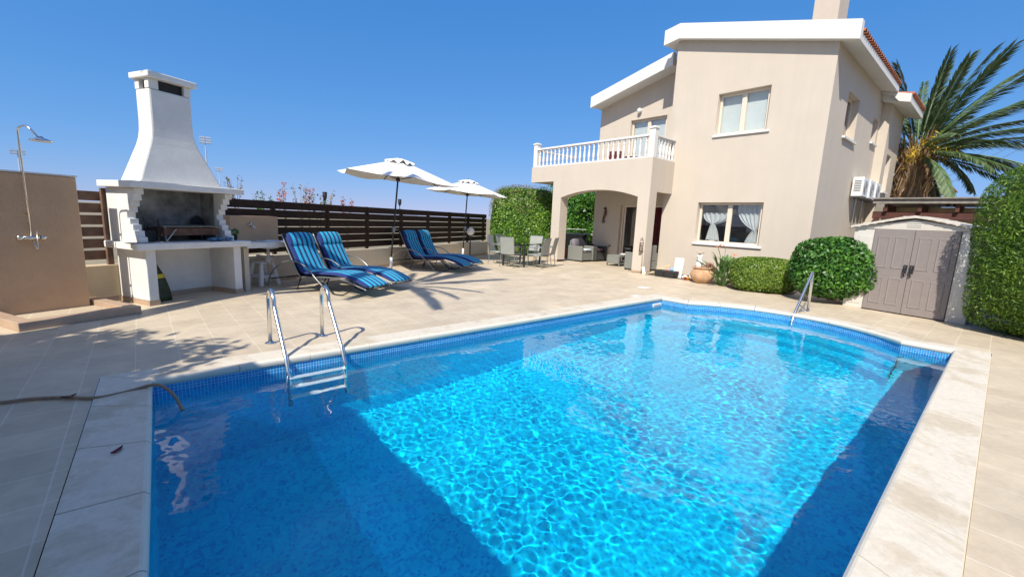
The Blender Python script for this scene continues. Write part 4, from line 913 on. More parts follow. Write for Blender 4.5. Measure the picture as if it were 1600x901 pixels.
# sink unit
sn = fthing('outdoor_sink', 'white slab counter with basin and waste pipe beside the barbecue', 'sink', 5.15, 7.36)
MB().box((0.0, 0.44, 0.875), (0.98, 0.66, 1.345)).build('splashback', M['tan'], sn, bevel=.01)
c = MB(); c.box((0.0, 0.0, 0.775), (0.40, 0.66, 0.872)); c.box((0.86, 0.0, 0.775), (1.0, 0.66, 0.872)); c.box((0.401, 0.0, 0.775), (0.859, 0.12, 0.872)); c.box((0.401, 0.42, 0.775), (0.859, 0.66, 0.872))
c.build('countertop', M['counter'], sn, bevel=.006)
b = MB(); b.lathe([(.05, -.14), (.17, -.12), (.20, 0.0), (.225, .012), (.225, .022), (.19, .018), (.16, -.10), (.03, -.125)], (0.63, 0.27, 0.866), 24); b.build('basin', M['plastic'], sn, smooth=True)
MB().box((0.0, 0.10, 0.0), (0.09, 0.66, 0.774)).build('support', M['cream'], sn)
pt = MB(); pt.tube(bend([(.63, .30, .74), (.63, .30, .50), (.66, .30, .44), (.70, .30, .44), (.72, .30, .54), (.64, .64, .56)], .04), .028, 10); pt.lathe([(.05, 0), (.055, .05), (.05, .10)], (.63, .30, .47), 12); pt.build('waste_pipe', M['stone'], sn, smooth=True)
f = MB(); f.tube(bend([(0.38, .438, 1.17), (.38, .36, 1.17), (.38, .30, 1.12)], .03), .016, 10); f.tube([(.33, .41, 1.18), (.43, .41, 1.18)], .012, 8); f.lathe([(.022, 0), (.022, .05)], (.38, .40, 1.17), 10); f.build('tap', M['chrome'], sn, smooth=True)
# cactus pot on the counter beside the right cheek
cpot = fthing('succulent_pot', 'small plant pot on the counter outside the right cheek of the barbecue', 'pot plant', 3.57 + 1.42, 7.45, 0.926)
MB().lathe([(.035, 0), (.05, .08), (.045, .08)], (0, 0, 0), 14).build('pot', M['dark'], cpot)
rs = np.random.RandomState(3); d_ = norm(rs.normal(0, 1, (90, 3))) * np.array([.06, .06, .06]) + np.array([0, 0, .13]); quads_mesh('foliage', leaf_quads(rs, d_, d_ - np.array([0, 0, .1]), .06, .02), 4, M['bushleaf'], cpot)
# stool
st = fthing('plastic_stool', 'white plastic stool under the outdoor sink', 'stool', 5.80, 7.86)
MB().lathe([(.135, .425), (.15, .43), (.152, .45), (.14, .46), (.05, .463)], (0, 0, 0), 4, Matrix.Rotation(R_(45), 4, 'Z') @ Matrix.Scale(1.25, 4)).build('dummy', M['plastic'], st) if False else None
MB().box((-.15, -.15, .425), (.15, .15, .46)).build('seat', M['plastic'], st, bevel=.012)
for sx in (-1, 1):
    for sy in (-1, 1):
        MB().add([(sx * .19 - .035, sy * .19 - .035, 0), (sx * .19 + .035, sy * .19 - .035, 0), (sx * .19 + .035, sy * .19 + .035, 0), (sx * .19 - .035, sy * .19 + .035, 0), (sx * .12 - .04, sy * .12 - .04, .425), (sx * .12 + .03, sy * .12 - .03, .425), (sx * .12 + .03, sy * .12 + .03, .425), (sx * .12 - .03, sy * .12 + .03, .425)],
            [(3, 2, 1, 0), (4, 5, 6, 7), (0, 1, 5, 4), (1, 2, 6, 5), (2, 3, 7, 6), (3, 0, 4, 7)]).build('leg', M['plastic'], st, bevel=.008)
for q in ((-.155, -.165, .155, -.145), (-.155, .145, .155, .165), (-.165, -.14, -.145, .14), (.145, -.14, .165, .14)): MB().box((q[0], q[1], .15), (q[2], q[3], .20)).build('stretcher', M['plastic'], st)
# solar torches on the fence
for s, lb in ((7.72, 'black solar torch on the fence top behind the second lounger'), (10.52, 'black solar torch on the fence top right of the near parasol pole')):
    to = fthing('solar_torch', lb, 'garden light', s, 8.20, 1.55, 'solar torches on the fence')
    MB().tube([(0, 0, 0), (0, 0, .20)], .010, 8).build('stake', M['black'], to)
    MB().lathe([(.018, .20), (.045, .26), (.052, .34), (.044, .37)], (0, 0, 0), 14).build('lantern', M['black'], to, smooth=True); MB().lathe([(.030, .371), (.056, .372), (.05, .395), (.01, .40)], (0, 0, 0), 14).build('cap', M['black'], to, smooth=True)
# globe lamp
gp = fthing('globe_lamp', 'white globe garden lamp on a short dark post by the low wall', 'lamp', 14.05, 7.72)
MB().lathe([(.07, 0), (.07, .02), (.025, .05), (.022, .80), (.05, .83), (.05, .86)], (0, 0, 0), 14).build('post', M['darkmetal'], gp, smooth=True)
MB().ball((0, 0, 0.99), .145, 22, 14).build('globe', M['globe'], gp, smooth=True)

# ------------------------------------------------------------------ sun loungers (local: x across, y towards the foot)
lg = thing('sun_lounger', 'striped blue lounger nearest the outdoor sink and pool ladder', 'sun lounger', (0, 0, 0), 0, 'striped loungers under the parasols')
def cushion_path():
    return [(-0.47, 1.02), (-0.415, 0.90), (-0.34, 0.76), (-0.26, 0.62), (-0.17, 0.47), (-0.09, 0.345), (0.0, 0.295), (0.15, 0.295), (0.4, 0.315), (0.65, 0.335), (0.9, 0.335), (1.12, 0.305), (1.30, 0.255), (1.46, 0.205), (1.56, 0.185)]
def pad(path, w, th, puff, name, m, parent):
    P = [Vector((0, y, z)) for y, z in path]; n = len(P); vs = []
    prof = [(-1, -.35), (-.985, .25), (-.93, .72), (-.7, .96), (-.25, 1.0), (.25, 1.0), (.7, .96), (.93, .72), (.985, .25), (1, -.35), (.95, -.9), (0, -1), (-.95, -.9)]
    for i in range(n):
        t = (P[min(i + 1, n - 1)] - P[max(i - 1, 0)]).normalized(); nr = Vector((0, -t.z, t.y))
        e = 0.45 if i in (0, n - 1) else (0.85 if i in (1, n - 2) else 1.0)
        q = th * e * (1 + puff * (0.5 + 0.5 * math.cos(i * 2 * math.pi / 2.0)))
        for u, v in prof: vs.append(P[i] + Vector((u * w * .5, 0, 0)) + nr * (q * (v * .5 + .5)))
    k = len(prof)
    fs = [(i * k + j, i * k + (j + 1) % k, (i + 1) * k + (j + 1) % k, (i + 1) * k + j) for i in range(n - 1) for j in range(k)] + [tuple(range(k))[::-1], tuple(range((n - 1) * k, n * k))]
    return MB().add(vs, fs).build(name, m, parent, smooth=True, sub=1)
cu = pad(cushion_path(), 0.60, 0.075, 0.10, 'cushion', M['stripe'], lg)
hp_ = [(-0.50, 1.035), (-0.47, 0.97), (-0.43, 0.885), (-0.385, 0.80), (-0.36, 0.755)]
hp2 = []
for y, z in hp_: hp2.append((y + 0.045, z + 0.028))
pad(hp2, 0.585, 0.085, 0.0, 'head_pillow', M['stripe'], cu)
for sx in (-1, 1):
    x = 0.315 * sx
    MB().tube(catmull([Vector((x, -0.50, 1.03)), Vector((x, -0.30, 0.66)), Vector((x, -0.07, 0.285)), Vector((x, 0.1, 0.265)), Vector((x, 0.6, 0.305)), Vector((x, 1.0, 0.30)), Vector((x, 1.35, 0.215)), Vector((x, 1.54, 0.165))], 5), .0125, 8).build('side_rail', M['greymetal'], lg, smooth=True)
    MB().tube(catmull([Vector((x, 0.42, 0.29)), Vector((x, 0.58, 0.20)), Vector((x, 0.70, 0.06)), Vector((x, 0.84, 0.014)), Vector((x, 1.02, 0.03)), Vector((x, 1.17, 0.12)), Vector((x, 1.24, 0.25))], 6), .0115, 8).build('front_leg', M['darkmetal'], lg, smooth=True)
    MB().tube([(x, -0.02, 0.27), (x, -0.14, 0.0)], .012, 8).build('rear_leg', M['darkmetal'], lg)
    xa = 0.375 * sx
    MB().tube(catmull([Vector((xa, -0.86, 0.013)), Vector((xa, -0.78, 0.22)), Vector((xa, -0.58, 0.42)), Vector((xa, -0.30, 0.535)), Vector((xa, -0.02, 0.535)), Vector((xa, 0.22, 0.44)), Vector((xa, 0.42, 0.27)), Vector((xa - .03 * sx, 0.60, 0.10)), Vector((xa - .04 * sx, 0.68, 0.02))], 6), .0135, 8).build('armrest', M['greymetal'], lg, smooth=True)
    MB().tube([(xa, -0.80, 0.16), (x, -0.06, 0.27)], .010, 6).build('prop', M['darkmetal'], lg)
for y, z in ((-0.49, 1.03), (-0.07, 0.27), (0.6, 0.295), (1.53, 0.165)): MB().tube([(-.315, y, z), (.315, y, z)], .010, 8).build('cross_bar', M['darkmetal'], lg)
MB().tube([(-.37, -0.80, 0.16), (.37, -0.80, 0.16)], .009, 8).build('cross_bar', M['darkmetal'], lg)
sl_ = MB().add([(-.31, -.49, 1.02), (.31, -.49, 1.02), (.31, -.07, .275), (-.31, -.07, .275)], [(0, 1, 2, 3)]).add([(-.31, -.06, .272), (.31, -.06, .272), (.31, .62, .292), (-.31, .62, .292)], [(0, 1, 2, 3)]); sl_.build('sling', M['darkmetal'], lg, norm=False)
LR = TH + math.pi
lg.location = F(6.07, 6.74); lg.rotation_euler.z = LR
dup(lg, F(6.87, 6.82), LR, 'striped blue lounger second from the outdoor sink with grey headrest bar showing')
dup(lg, F(10.24, 7.24), LR + .02, 'striped blue lounger right beside the near parasol pole')
dup(lg, F(10.98, 7.28), LR + .02, 'striped blue lounger farthest from the barbecue and closest to the globe lamp')

# ------------------------------------------------------------------ parasols
def parasol(label, loc, tilt_ax, tilt, R, zt, rot, seed):
    p = thing('parasol', label, 'parasol', loc, 0, 'white parasols by the fence')
    MB().lathe([(.22, 0), (.24, .02), (.23, .06), (.06, .09)], (0, 0, 0), 24).build('base', M['darkmetal'], p); MB().tube([(0, 0, .09), (0, 0, .43)], .034, 14).build('sleeve', M['plastic'], p, smooth=True)
    q = Quaternion(tilt_ax, tilt)
    B = Vector((0, 0, 0.4))
    T = lambda v: B + q @ (Vector(v) - B)
    MB().tube([T((0, 0, .4)), T((0, 0, zt - .06))], .020, 12).build('pole', M['darkmetal'], p, smooth=True)
    cr = MB(); cr.lathe([(.035, 1.05), (.04, 1.07), (.04, 1.17), (.035, 1.19)], (0, 0, 0), 10); cr.tube([(.04, 0, 1.12), (.13, 0, 1.14)], .008, 6)
    cr.v = [tuple(T(v)) for v in cr.v]; cr.build('crank', M['greymetal'], p)
    nseg = 6; drop = R * 0.33; vs = []; nr = 9; na = 8; rs_ = random.Random(seed)
    ph = [rs_.uniform(-.05, .05) for _ in range(6)]
    def surf(t, a):                                    # canopy: ribs stay up, cloth sags between and flares at the tips
        k = (a - rot) / (math.pi / 3); f = k - math.floor(k); seg = int(math.floor(k)) % 6
        edge = math.cos(math.pi / 6) / math.cos((f - .5) * math.pi / 3)
        r = R * t * (edge - 0.04 * math.sin(math.pi * f) * t)
        z = zt - drop * (t ** 1.15) * (0.86 + 0.14 * edge) + 0.10 * t * t * (1 - 1.0 * math.sin(math.pi * f)) * 0.6 - 0.045 * math.sin(math.pi * f) * math.sin(math.pi * min(1, t)) + ph[seg] * 0.6 * t * t * math.sin(math.pi * f)
        return T((r * math.cos(a), r * math.sin(a), z))
    N_ = nseg * na
    for i in range(nr + 1):
        t = 0.13 + 0.87 * i / nr
        for j in range(N_): vs.append(surf(t, rot + 2 * math.pi * j / N_))
    c = MB().add(vs, [(i * N_ + j, i * N_ + (j + 1) % N_, (i + 1) * N_ + (j + 1) % N_, (i + 1) * N_ + j) for i in range(nr) for j in range(N_)]).build('canopy', M['canvas'], p, smooth=True, norm=False)
    vs = []
    for i in range(4):
        t = 0.015 + 0.235 * i / 3
        for j in range(N_):
            v = surf(t, rot + 2 * math.pi * j / N_); sc_ = 0.055 + 0.012 * math.sin(j * 1.3) * i; vs.append(v + q @ Vector((0, 0, sc_)))
    MB().add(vs, [(i * N_ + j, i * N_ + (j + 1) % N_, (i + 1) * N_ + (j + 1) % N_, (i + 1) * N_ + j) for i in range(3) for j in range(N_)] + [tuple(range(N_))]).build('vent_cap', M['canvas'], c, smooth=True, norm=False)
    f = MB(); f.lathe([(.012, zt + .02), (.022, zt + .04), (.012, zt + .075)], (0, 0, 0), 10); f.lathe([(.045, zt - .50), (.05, zt - .47), (.05, zt - .43), (.03, zt - .41)], (0, 0, 0), 12); f.v = [tuple(T(v)) for v in f.v]; f.build('hub', M['darkmetal'], p)
    for k in range(6):
        a = rot + k * math.pi / 3; rb = MB(); pts = [surf(t, a) + q @ Vector((0, 0, -.018)) for t in (0.05, .3, .55, .8, .985)]; rb.tube(pts, .0085, 6)
        ro = rb.build('rib', M['darkmetal'], p); MB().tube([T((.045 * math.cos(a), .045 * math.sin(a), zt - .45)), surf(.5, a) + q @ Vector((0, 0, -.03))], .007, 6).build('strut', M['darkmetal'], ro)
    return p
VR = Vector((.75, -.66, 0)); VD = Vector((.66, .75, 0))
parasol('large white parasol nearest the barbecue with lifted wind-blown edge', F(8.62, 6.98), VD, R_(5.0), 1.50, 2.80, math.atan2(-.66, .75), 2)
parasol('white parasol farther along the fence near the leafy hedge', F(13.0, 7.42), VD, R_(3.0), 1.42, 2.72, math.atan2(-.66, .75) + .25, 5)
# ------------------------------------------------------------------ garden table and wicker chairs
A_ = Vector((.92, .39, 0)); B_ = Vector((-.39, .92, 0)); AZ = math.atan2(.39, .92)
TC = Vector((9.70, 10.62, 0))
tb = thing('garden_table', 'glass topped dark framed garden table in the middle of the wicker chairs', 'table', TC, AZ)
g = MB(); g.box((-.70, -.42, .722), (.70, .42, .732)); g.build('tabletop', M['tableglass'], tb, bevel=.003)
f = MB()
for y in (-.40, .37): f.box((-.69, y, .695), (.69, y + .03, .72))
for x in (-.69, .66): f.box((x, -.369, .695), (x + .03, .369, .72))
f.build('frame', M['darkmetal'], tb)
for sx in (-1, 1):
    for sy in (-1, 1): MB().box((sx * .66 - .025, sy * .375 - .025, 0), (sx * .66 + .025, sy * .375 + .025, .694)).build('leg', M['darkmetal'], tb)
wc = thing('wicker_chair', 'grey wicker armchair with its back to the pool at the near table end', 'chair', (0, 0, 0), 0, 'wicker chairs around the glass table')
MB().box((-.23, -.22, .40), (.23, .24, .435)).build('seat', M['weave'], wc, bevel=.01)
bk = MB(); bk.box((-.235, -.0125, 0), (.235, .0125, .53)); bko = bk.build('backrest', M['weave'], wc, bevel=.008); bko.location = (0, -.235, .42); bko.rotation_euler.x = R_(11)
fr = MB(); fr.tube(bend([(-.245, -.225, .40), (-.245, -.345, .955), (.245, -.345, .955), (.245, -.225, .40)], .05), .011, 8); fr.tube([(-.245, -.22, .405), (-.245, .25, .405), (.245, .25, .405), (.245, -.22, .405), ], .011, 8, True); fr.build('frame', M['greymetal'], wc, smooth=True)
for sx in (-.245, .245):
    MB().tube([(sx, -.22, .405), (sx, -.27, 0)], .012, 8).build('leg', M['greymetal'], wc); MB().tube([(sx, .25, .60), (sx, .24, .40), (sx, .25, 0)], .012, 8).build('leg', M['greymetal'], wc)
    MB().tube(bend([(sx * 1.02, -.285, .66), (sx * 1.10, -.05, .665), (sx * 1.10, .20, .655), (sx, .25, .58)], .08), .014, 8).build('armrest', M['greymetal'], wc, smooth=True)
def chair_at(a, b, face, lb, first=False):
    loc = TC + A_ * a + B_ * b; rz = AZ + face - math.pi / 2
    if first: wc.location = loc; wc.rotation_euler.z = rz; wc['label'] = lb; return wc
    return dup(wc, loc, rz, lb)
chair_at(-.92, -.02, 0, 'grey wicker chair showing the pool its broad back at the near table end', True)
chair_at(.95, .05, math.pi, 'grey wicker chair facing the pool at the far table end by the hedge')
chair_at(-.36, .72, -math.pi / 2 + .1, 'grey wicker chair on the fence side of the table nearer the pool')
chair_at(.34, .74, -math.pi / 2 - .05, 'grey wicker chair on the fence side of the table next to the hedge')
chair_at(-.38, -.72, math.pi / 2 - .05, 'grey wicker chair on the porch side of the table nearer the pool')
chair_at(.30, -.74, math.pi / 2 + .1, 'grey wicker chair on the porch side of the table nearer the hedge')

# ------------------------------------------------------------------ rattan set in the porch
def rattan(label, loc, rz, w, m, hb=.80, seats=1):
    r = thing('rattan_armchair' if seats == 1 else 'rattan_sofa', label, 'armchair' if seats == 1 else 'sofa', loc, rz)
    d = .72
    MB().box((-w / 2 + .09, -.36, .06), (w / 2 - .09, .34, .34)).build('seat_base', m, r, bevel=.01)
    for sx in (-1, 1): MB().box((sx * w / 2 - (.085 if sx > 0 else 0), -.36, .05), (sx * w / 2 + (.085 if sx < 0 else 0), .36, .60)).build('arm', m, r, bevel=.012)
    b = MB().box((-w / 2 + .09, -.36 + 0, .345), (w / 2 - .09, -.26, hb)); b.build('back', m, r, bevel=.012)
    for sx in (-1, 1):
        for sy in (-.33, .33): MB().box((sx * (w / 2 - .04) - .02, sy - .02, 0), (sx * (w / 2 - .04) + .02, sy + .02, .049)).build('foot', M['darkmetal'], r)
    return r
def cushion(par, name, m, c, s, rx=0.0, rz=0.0):
    o = MB().box((-s[0] / 2, -s[1] / 2, -s[2] / 2), (s[0] / 2, s[1] / 2, s[2] / 2)).build(name, m, None, bevel=min(s) * .42, smooth=True)
    o.location = c; o.rotation_euler = (rx, 0, rz); o.parent = par; return o
def ctop(name, label, cat, m, loc, s, rx=0, rz=0):
    o = MB().box((-s[0] / 2, -s[1] / 2, -s[2] / 2), (s[0] / 2, s[1] / 2, s[2] / 2)).build(name, m, None, bevel=min(s) * .42, smooth=True)
    o.location = loc; o.rotation_euler = (rx, 0, rz); return tag(o, label, cat)
ra = rattan('grey rattan armchair beside the arch pillar with mauve and black cushions', (13.10, 10.92, 0), math.pi, .74, M['weave2'])
cushion(ra, 'seat_cushion', M['cushgrey'], (0, .03, .39), (.55, .60, .09))
ctop('mauve_cushion', 'rolled mauve grey cushion on the armchair by the pillar', 'cushion', M['cushgrey'], (12.93, 11.10, .70), (.42, .20, .34), R_(-14), .2)
ctop('black_cushion', 'black back cushion leaning in the armchair by the pillar', 'cushion', M['cushblack'], (13.35, 11.12, .68), (.44, .16, .42), R_(-12), -.1)
ctop('folded_towel', 'folded pale blue white towel on the armchair seat', 'towel', M['cushwhite'], (13.12, 10.72, .465), (.38, .32, .07))
rb = rattan('dark rattan armchair against the porch wall under the seahorse', (13.86, 10.85, 0), math.pi, .70, M['darkweave'], .66)
cushion(rb, 'seat_cushion', M['cushblack'], (0, .03, .39), (.5, .60, .09)); ctop('pink_cushion', 'dusky pink cushion on the dark armchair seat', 'cushion', M['cushpink'], (13.84, 10.70, .47), (.36, .32, .08))
rs_ = rattan('grey rattan sofa half hidden behind the pillar near the side opening', (12.72, 7.98, 0), 0.0, .84, M['weave2'], .86, 2)
cushion(rs_, 'seat_cushion', M['cushgrey'], (0, .03, .39), (.6, .60, .09))
ct = thing('coffee_table', 'low grey rattan coffee table with a small bowl on it in the porch', 'table', (13.25, 9.22, 0), 0.06)
MB().box((-.40, -.27, .345), (.40, .27, .385)).build('tabletop', M['weave2'], ct, bevel=.006)
MB().box((-.40, -.27, .10), (-.37, .27, .343)).build('side_panel', M['weave2'], ct, bevel=.004); MB().box((-.365, -.25, .09), (.385, .25, .115)).build('shelf', M['weave2'], ct)
for sx in (-1, 1):
    for sy in (-1, 1): MB().box((sx * .38 - .02, sy * .25 - .02, 0), (sx * .38 + .02, sy * .25 + .02, .343)).build('leg', M['greymetal'], ct)
bowl = MB().lathe([(.05, 0), (.10, .03), (.12, .07), (.113, .072), (.09, .035), (.02, .015)], (0, 0, 0), 18).build('bowl', M['owl'], smooth=True, loc=(13.2, 9.02, .386)); tag(bowl, 'small white bowl on the rattan coffee table', 'bowl')
# wall tap
tp = MB(); tp.tube(bend([(14.298, 10.42, .62), (14.22, 10.42, .62), (14.19, 10.42, .56)], .03), .016, 10); tp.tube([(14.23, 10.37, .65), (14.23, 10.47, .65)], .012, 8); tag(tp.build('wall_tap', M['darkmetal'], smooth=True), 'small metal tap on the porch wall behind the dark armchair', 'tap')

# lantern, bracket and small things by the pillar
ln = thing('wire_lantern', 'rusty wire lantern hanging on the front of the pillar', 'lantern', (11.86, 7.47, .70))
for z in (.03, .10, .17, .24): MB().tube([(.03 * 0 + .055 * math.cos(t), .055 * math.sin(t), z) for t in [2 * math.pi * i / 16 for i in range(16)]], .008, 6, True).build('ring', M['rust'], ln)
l_ = MB()
for k in range(8): a = k * math.pi / 4; l_.tube([(.055 * math.cos(a), .055 * math.sin(a), .0), (.055 * math.cos(a), .055 * math.sin(a), .27)], .005, 5)
l_.lathe([(.075, -.01), (.075, .008)], (0, 0, 0), 16); l_.build('cage', M['rust'], ln)
MB().tube(bend([(0, -.05, .27), (0, -.05, .36), (0, 0.0, .42), (0, .05, .36), (0, .03, .32)], .04), .007, 6).build('handle', M['rust'], ln); MB().lathe([(.03, .01), (.03, .13)], (0, 0, 0), 12).build('candle', M['candle'], ln)
MB().tube([(-.0, .0, .40), (.03, .0, .43)], .006, 6).build('hook', M['rust'], ln)
ps = thing('plant_stake', 'thin rusty iron stand in front of the pillar foot', 'stand', (11.80, 7.36, 0))
MB().tube(bend([(0, 0, 0), (0.0, .0, .36), (.03, .03, .60)], .05), .007, 6).build('stem', M['rust'], ps)
MB().tube(catmull([Vector((-.02, .45, .005)), Vector((-.03, .38, .07)), Vector((-.02, .30, .01)), Vector((0, .15, .02)), Vector((0, 0, .04))], 5), .006, 6).build('foot', M['rust'], ps)
bt_ = thing('leaning_brush', 'pale wooden brush head leaning at the pillar foot', 'brush', (11.77, 7.22, 0.0)); q_ = MB().box((-.03, -.05, .0), (.03, .05, .24)).build('block', M['candle'], bt_, bevel=.006); q_.rotation_euler = (R_(-16), R_(14), .3); q2 = MB().box((.031, -.05, .01), (.065, .05, .23)).build('bristles', M['rust'], bt_); q2.rotation_euler = q_.rotation_euler
# black trough with toys
bx = thing('planter_trough', 'black plastic trough filled with odds and ends beside the pillar', 'planter', (11.83, 6.52, 0))
p_ = MB(); p_.frustum((-.13, -.29), (.13, .29), 0.0, (-.16, -.32), (.16, .32), .20); p_.build('trough', M['black'], bx, bevel=.006); MB().box((-.165, -.005, .02), (-.15, .005, .19)).build('rib', M['darkmetal'], bx)
for nm, m, lb, cat, p, s, rz in (('toy_spade', 'toyyellow', 'yellow plastic spade sticking out of the black trough', 'toy', (11.80, 6.72, .245), (.05, .22, .09), .4), ('toy_cup', 'toyblue', 'pale blue plastic cup in the black trough', 'toy', (11.78, 6.33, .25), (.09, .10, .09), 0), ('toy_ball', 'toypink', 'small pink ball in the black trough', 'toy', (11.79, 6.47, .235), (.07, .07, .07), 0)):
    if nm == 'toy_ball': o = MB().ball((0, 0, 0), .038, 14, 9).build(nm, M[m], smooth=True)
    elif nm == 'toy_cup': o = MB().lathe([(.035, -.045), (.05, .045), (.045, .045), (.03, -.035)], (0, 0, 0), 14).build(nm, M[m], smooth=True)
    else: o = MB().add([(-.02, -.14, .05), (.02, -.14, .05), (.035, .0, 0), (.03, .10, -.02), (0, .13, -.03), (-.03, .10, -.02), (-.035, 0, 0)], [(0, 1, 2, 3, 4, 5, 6)]).tube([(0, -.13, .05), (0, -.27, .12)], .012, 8).build(nm, M[m])
    o.location = p; o.rotation_euler.z = rz; tag(o, lb, cat)
wb = thing('slatted_board', 'white slatted wooden board leaning against the wall behind the trough', 'board', (12.02, 6.28, 0.0), 0)
for k in range(4):
    o = MB().box((-.008, -.14 + .072 * k, 0), (.008, -.075 + .072 * k, .60)).build('slat', M['fascia'], wb, bevel=.003); o.rotation_euler.y = R_(8)
for z in (.12, .48): o = MB().box((.009, -.14, z), (.02, .141, z + .04)).build('batten', M['fascia'], wb); o.rotation_euler.y = R_(8)
for x, y, r, sx, lb in ((11.90, 5.98, .075, 1.1, 'small rounded white stone beside the trough'), (12.05, 5.82, .10, 1.0, 'white carved stone ball between the trough and the urn'), (11.95, 5.70, .085, 1.2, 'pale stone touching the left side of the urn')):
    rs = np.random.RandomState(int(r * 1000)); b = MB().ball((0, 0, 0), r, 16, 10, (1, sx, .9)); P = np.array(b.v); P *= (1 + .08 * noise_dir(rs, P, 10, 18))[:, None]; b.v = [tuple(p) for p in P]
    tag(b.build('garden_stone', M['stone'], smooth=True, loc=(x, y, r * .8)), lb, 'stone')
for y, m, lb in ((5.89, 'toyred', 'small brick red pot on the paving edge before the white stones'), (5.80, 'toyorange', 'small orange pot on the paving edge by the urn')):
    tag(MB().lathe([(.03, 0), (.045, .075), (.05, .075), (.05, .09), (.042, .09), (.028, .01)], (0, 0, 0), 16).build('small_pot', M[m], smooth=True, loc=(11.76, y, 0.0)), lb, 'pot')
# urn with ornament and plant
ur = thing('terracotta_urn', 'large weathered terracotta urn at the edge of the garden bed', 'urn', (11.66, 5.36, 0))
MB().lathe([(.15, 0), (.20, .03), (.27, .10), (.31, .19), (.305, .27), (.265, .345), (.235, .385), (.235, .40), (.265, .41), (.272, .43), (.262, .445), (.235, .44), (.215, .40), (.02, .37)], (0, 0, 0), 36).build('pot', M['urn'], ur, smooth=True)
MB().lathe([(.21, .385), (.10, .40), (.01, .405)], (0, 0, 0), 20).build('soil', M['soil'], ur)
ow = thing('owl_ornament', 'white ceramic owl ornament standing in the urn', 'ornament', (11.62, 5.46, .40))
MB().lathe([(.07, 0), (.085, .06), (.09, .14), (.075, .20), (.055, .235), (.065, .26), (.07, .30), (.055, .345), (.02, .36)], (0, 0, 0), 18).build('body', M['owl'], ow, smooth=True)
for s in (-1, 1): MB().lathe([(.028, 0), (.018, .03), (.004, .075)], (0, s * .045, .335), 8).build('ear', M['owl'], ow); MB().ball((-.062, s * .026, .30), .014, 8, 6).build('eye', M['dark'], ow)
wg = MB()
for s in (-1, 1): wg.add([(.0, s * .05, .41), (-.02, s * .13, .455), (.0, s * .10, .43), (.03, s * .06, .40)], [(0, 1, 2, 3)])
wg.lathe([(.05, .385), (.055, .40), (.02, .41)], (0, 0, 0), 12); wg.build('crest', M['rust'], ow)
up_ = thing('urn_plant', 'reddish leafy plant growing from the right side of the urn', 'plant', (11.62, 5.18, .40))
rs = np.random.RandomState(8); d_ = norm(rs.normal(0, 1, (160, 3)) + np.array([0, 0, .5])) * rs.uniform(.05, .17, (160, 1)); d_[:, 2] = np.abs(d_[:, 2]) + .02
quads_mesh('foliage', leaf_quads(rs, d_, d_, .06, .035), 4, M['pinkleaf'], up_); quads_mesh('green_foliage', leaf_quads(rs, d_[:70] * .9, d_[:70], .06, .035), 4, M['strelleaf'], up_)

# ------------------------------------------------------------------ planting
def blade(pts, wid, name=None):
    pass
def strelitzia(label, loc):
    s = thing('strelitzia', label, 'plant', loc); rs = random.Random(4)
    for k in range(36):
        a = k * 2.4 + rs.uniform(-.3, .3); h = rs.uniform(.15, .60); out = rs.uniform(.08, .36) * (1.2 if h < .42 else .7)
        base = Vector((.08 * math.cos(a), .08 * math.sin(a), 0)); tip = Vector((out * math.cos(a), out * math.sin(a), h)); d = (tip - base).normalized()
        st_ = MB().tube([base, base.lerp(tip, .5) + Vector((0, 0, .03)), tip], [.012, .009, .007], 6).build('stalk', M['strelleaf'], s)
        L = rs.uniform(.28, .42); w_ = L * .42; side = d.cross(Vector((0, 0, 1))).normalized(); side = (side + Vector((rs.uniform(-.5, .5), rs.uniform(-.5, .5), 0))).normalized()
        up = side.cross(d); vs = []
        for i in range(7):
            t = i / 6; c = tip + d * (L * t) + Vector((math.cos(a), math.sin(a), -.5)) * (.10 * t * t); ww = w_ * math.sin(math.pi * min(.98, .10 + .9 * t)) ** .8 * .5
            vs += [c - side * ww + up * ww * .35, c, c + side * ww + up * ww * .35]
        MB().add(vs, [(3 * i + j, 3 * i + j + 1, 3 * i + j + 4, 3 * i + j + 3) for i in range(6) for j in (0, 1)]).build('leaf', M['strelleaf'], s, smooth=True, norm=False)
    for a, h in ((.4, .98), (2.6, 1.0), (5.0, .80)):
        t = Vector((.22 * math.cos(a), .22 * math.sin(a), h)); MB().tube([(0, 0, .1), t * .6 + Vector((0, 0, .2)), t], .008, 6).build('flower_stem', M['strelleaf'], s)
        f = MB()
        for j in range(4): f.add([t, t + Vector((.03 * math.cos(a + j), .03 * math.sin(a + j), .03)), t + Vector((.10 * math.cos(a + .7 * j), .10 * math.sin(a + .7 * j), .06 + .03 * j)), t + Vector((.02, .02, .05))], [(0, 1, 2, 3)])
        f.build('flower', M['flower'], s, norm=False)
    return s
strelitzia('spiky bird of paradise plant between the urn and the clipped hedge', (11.86, 4.90, -.02))
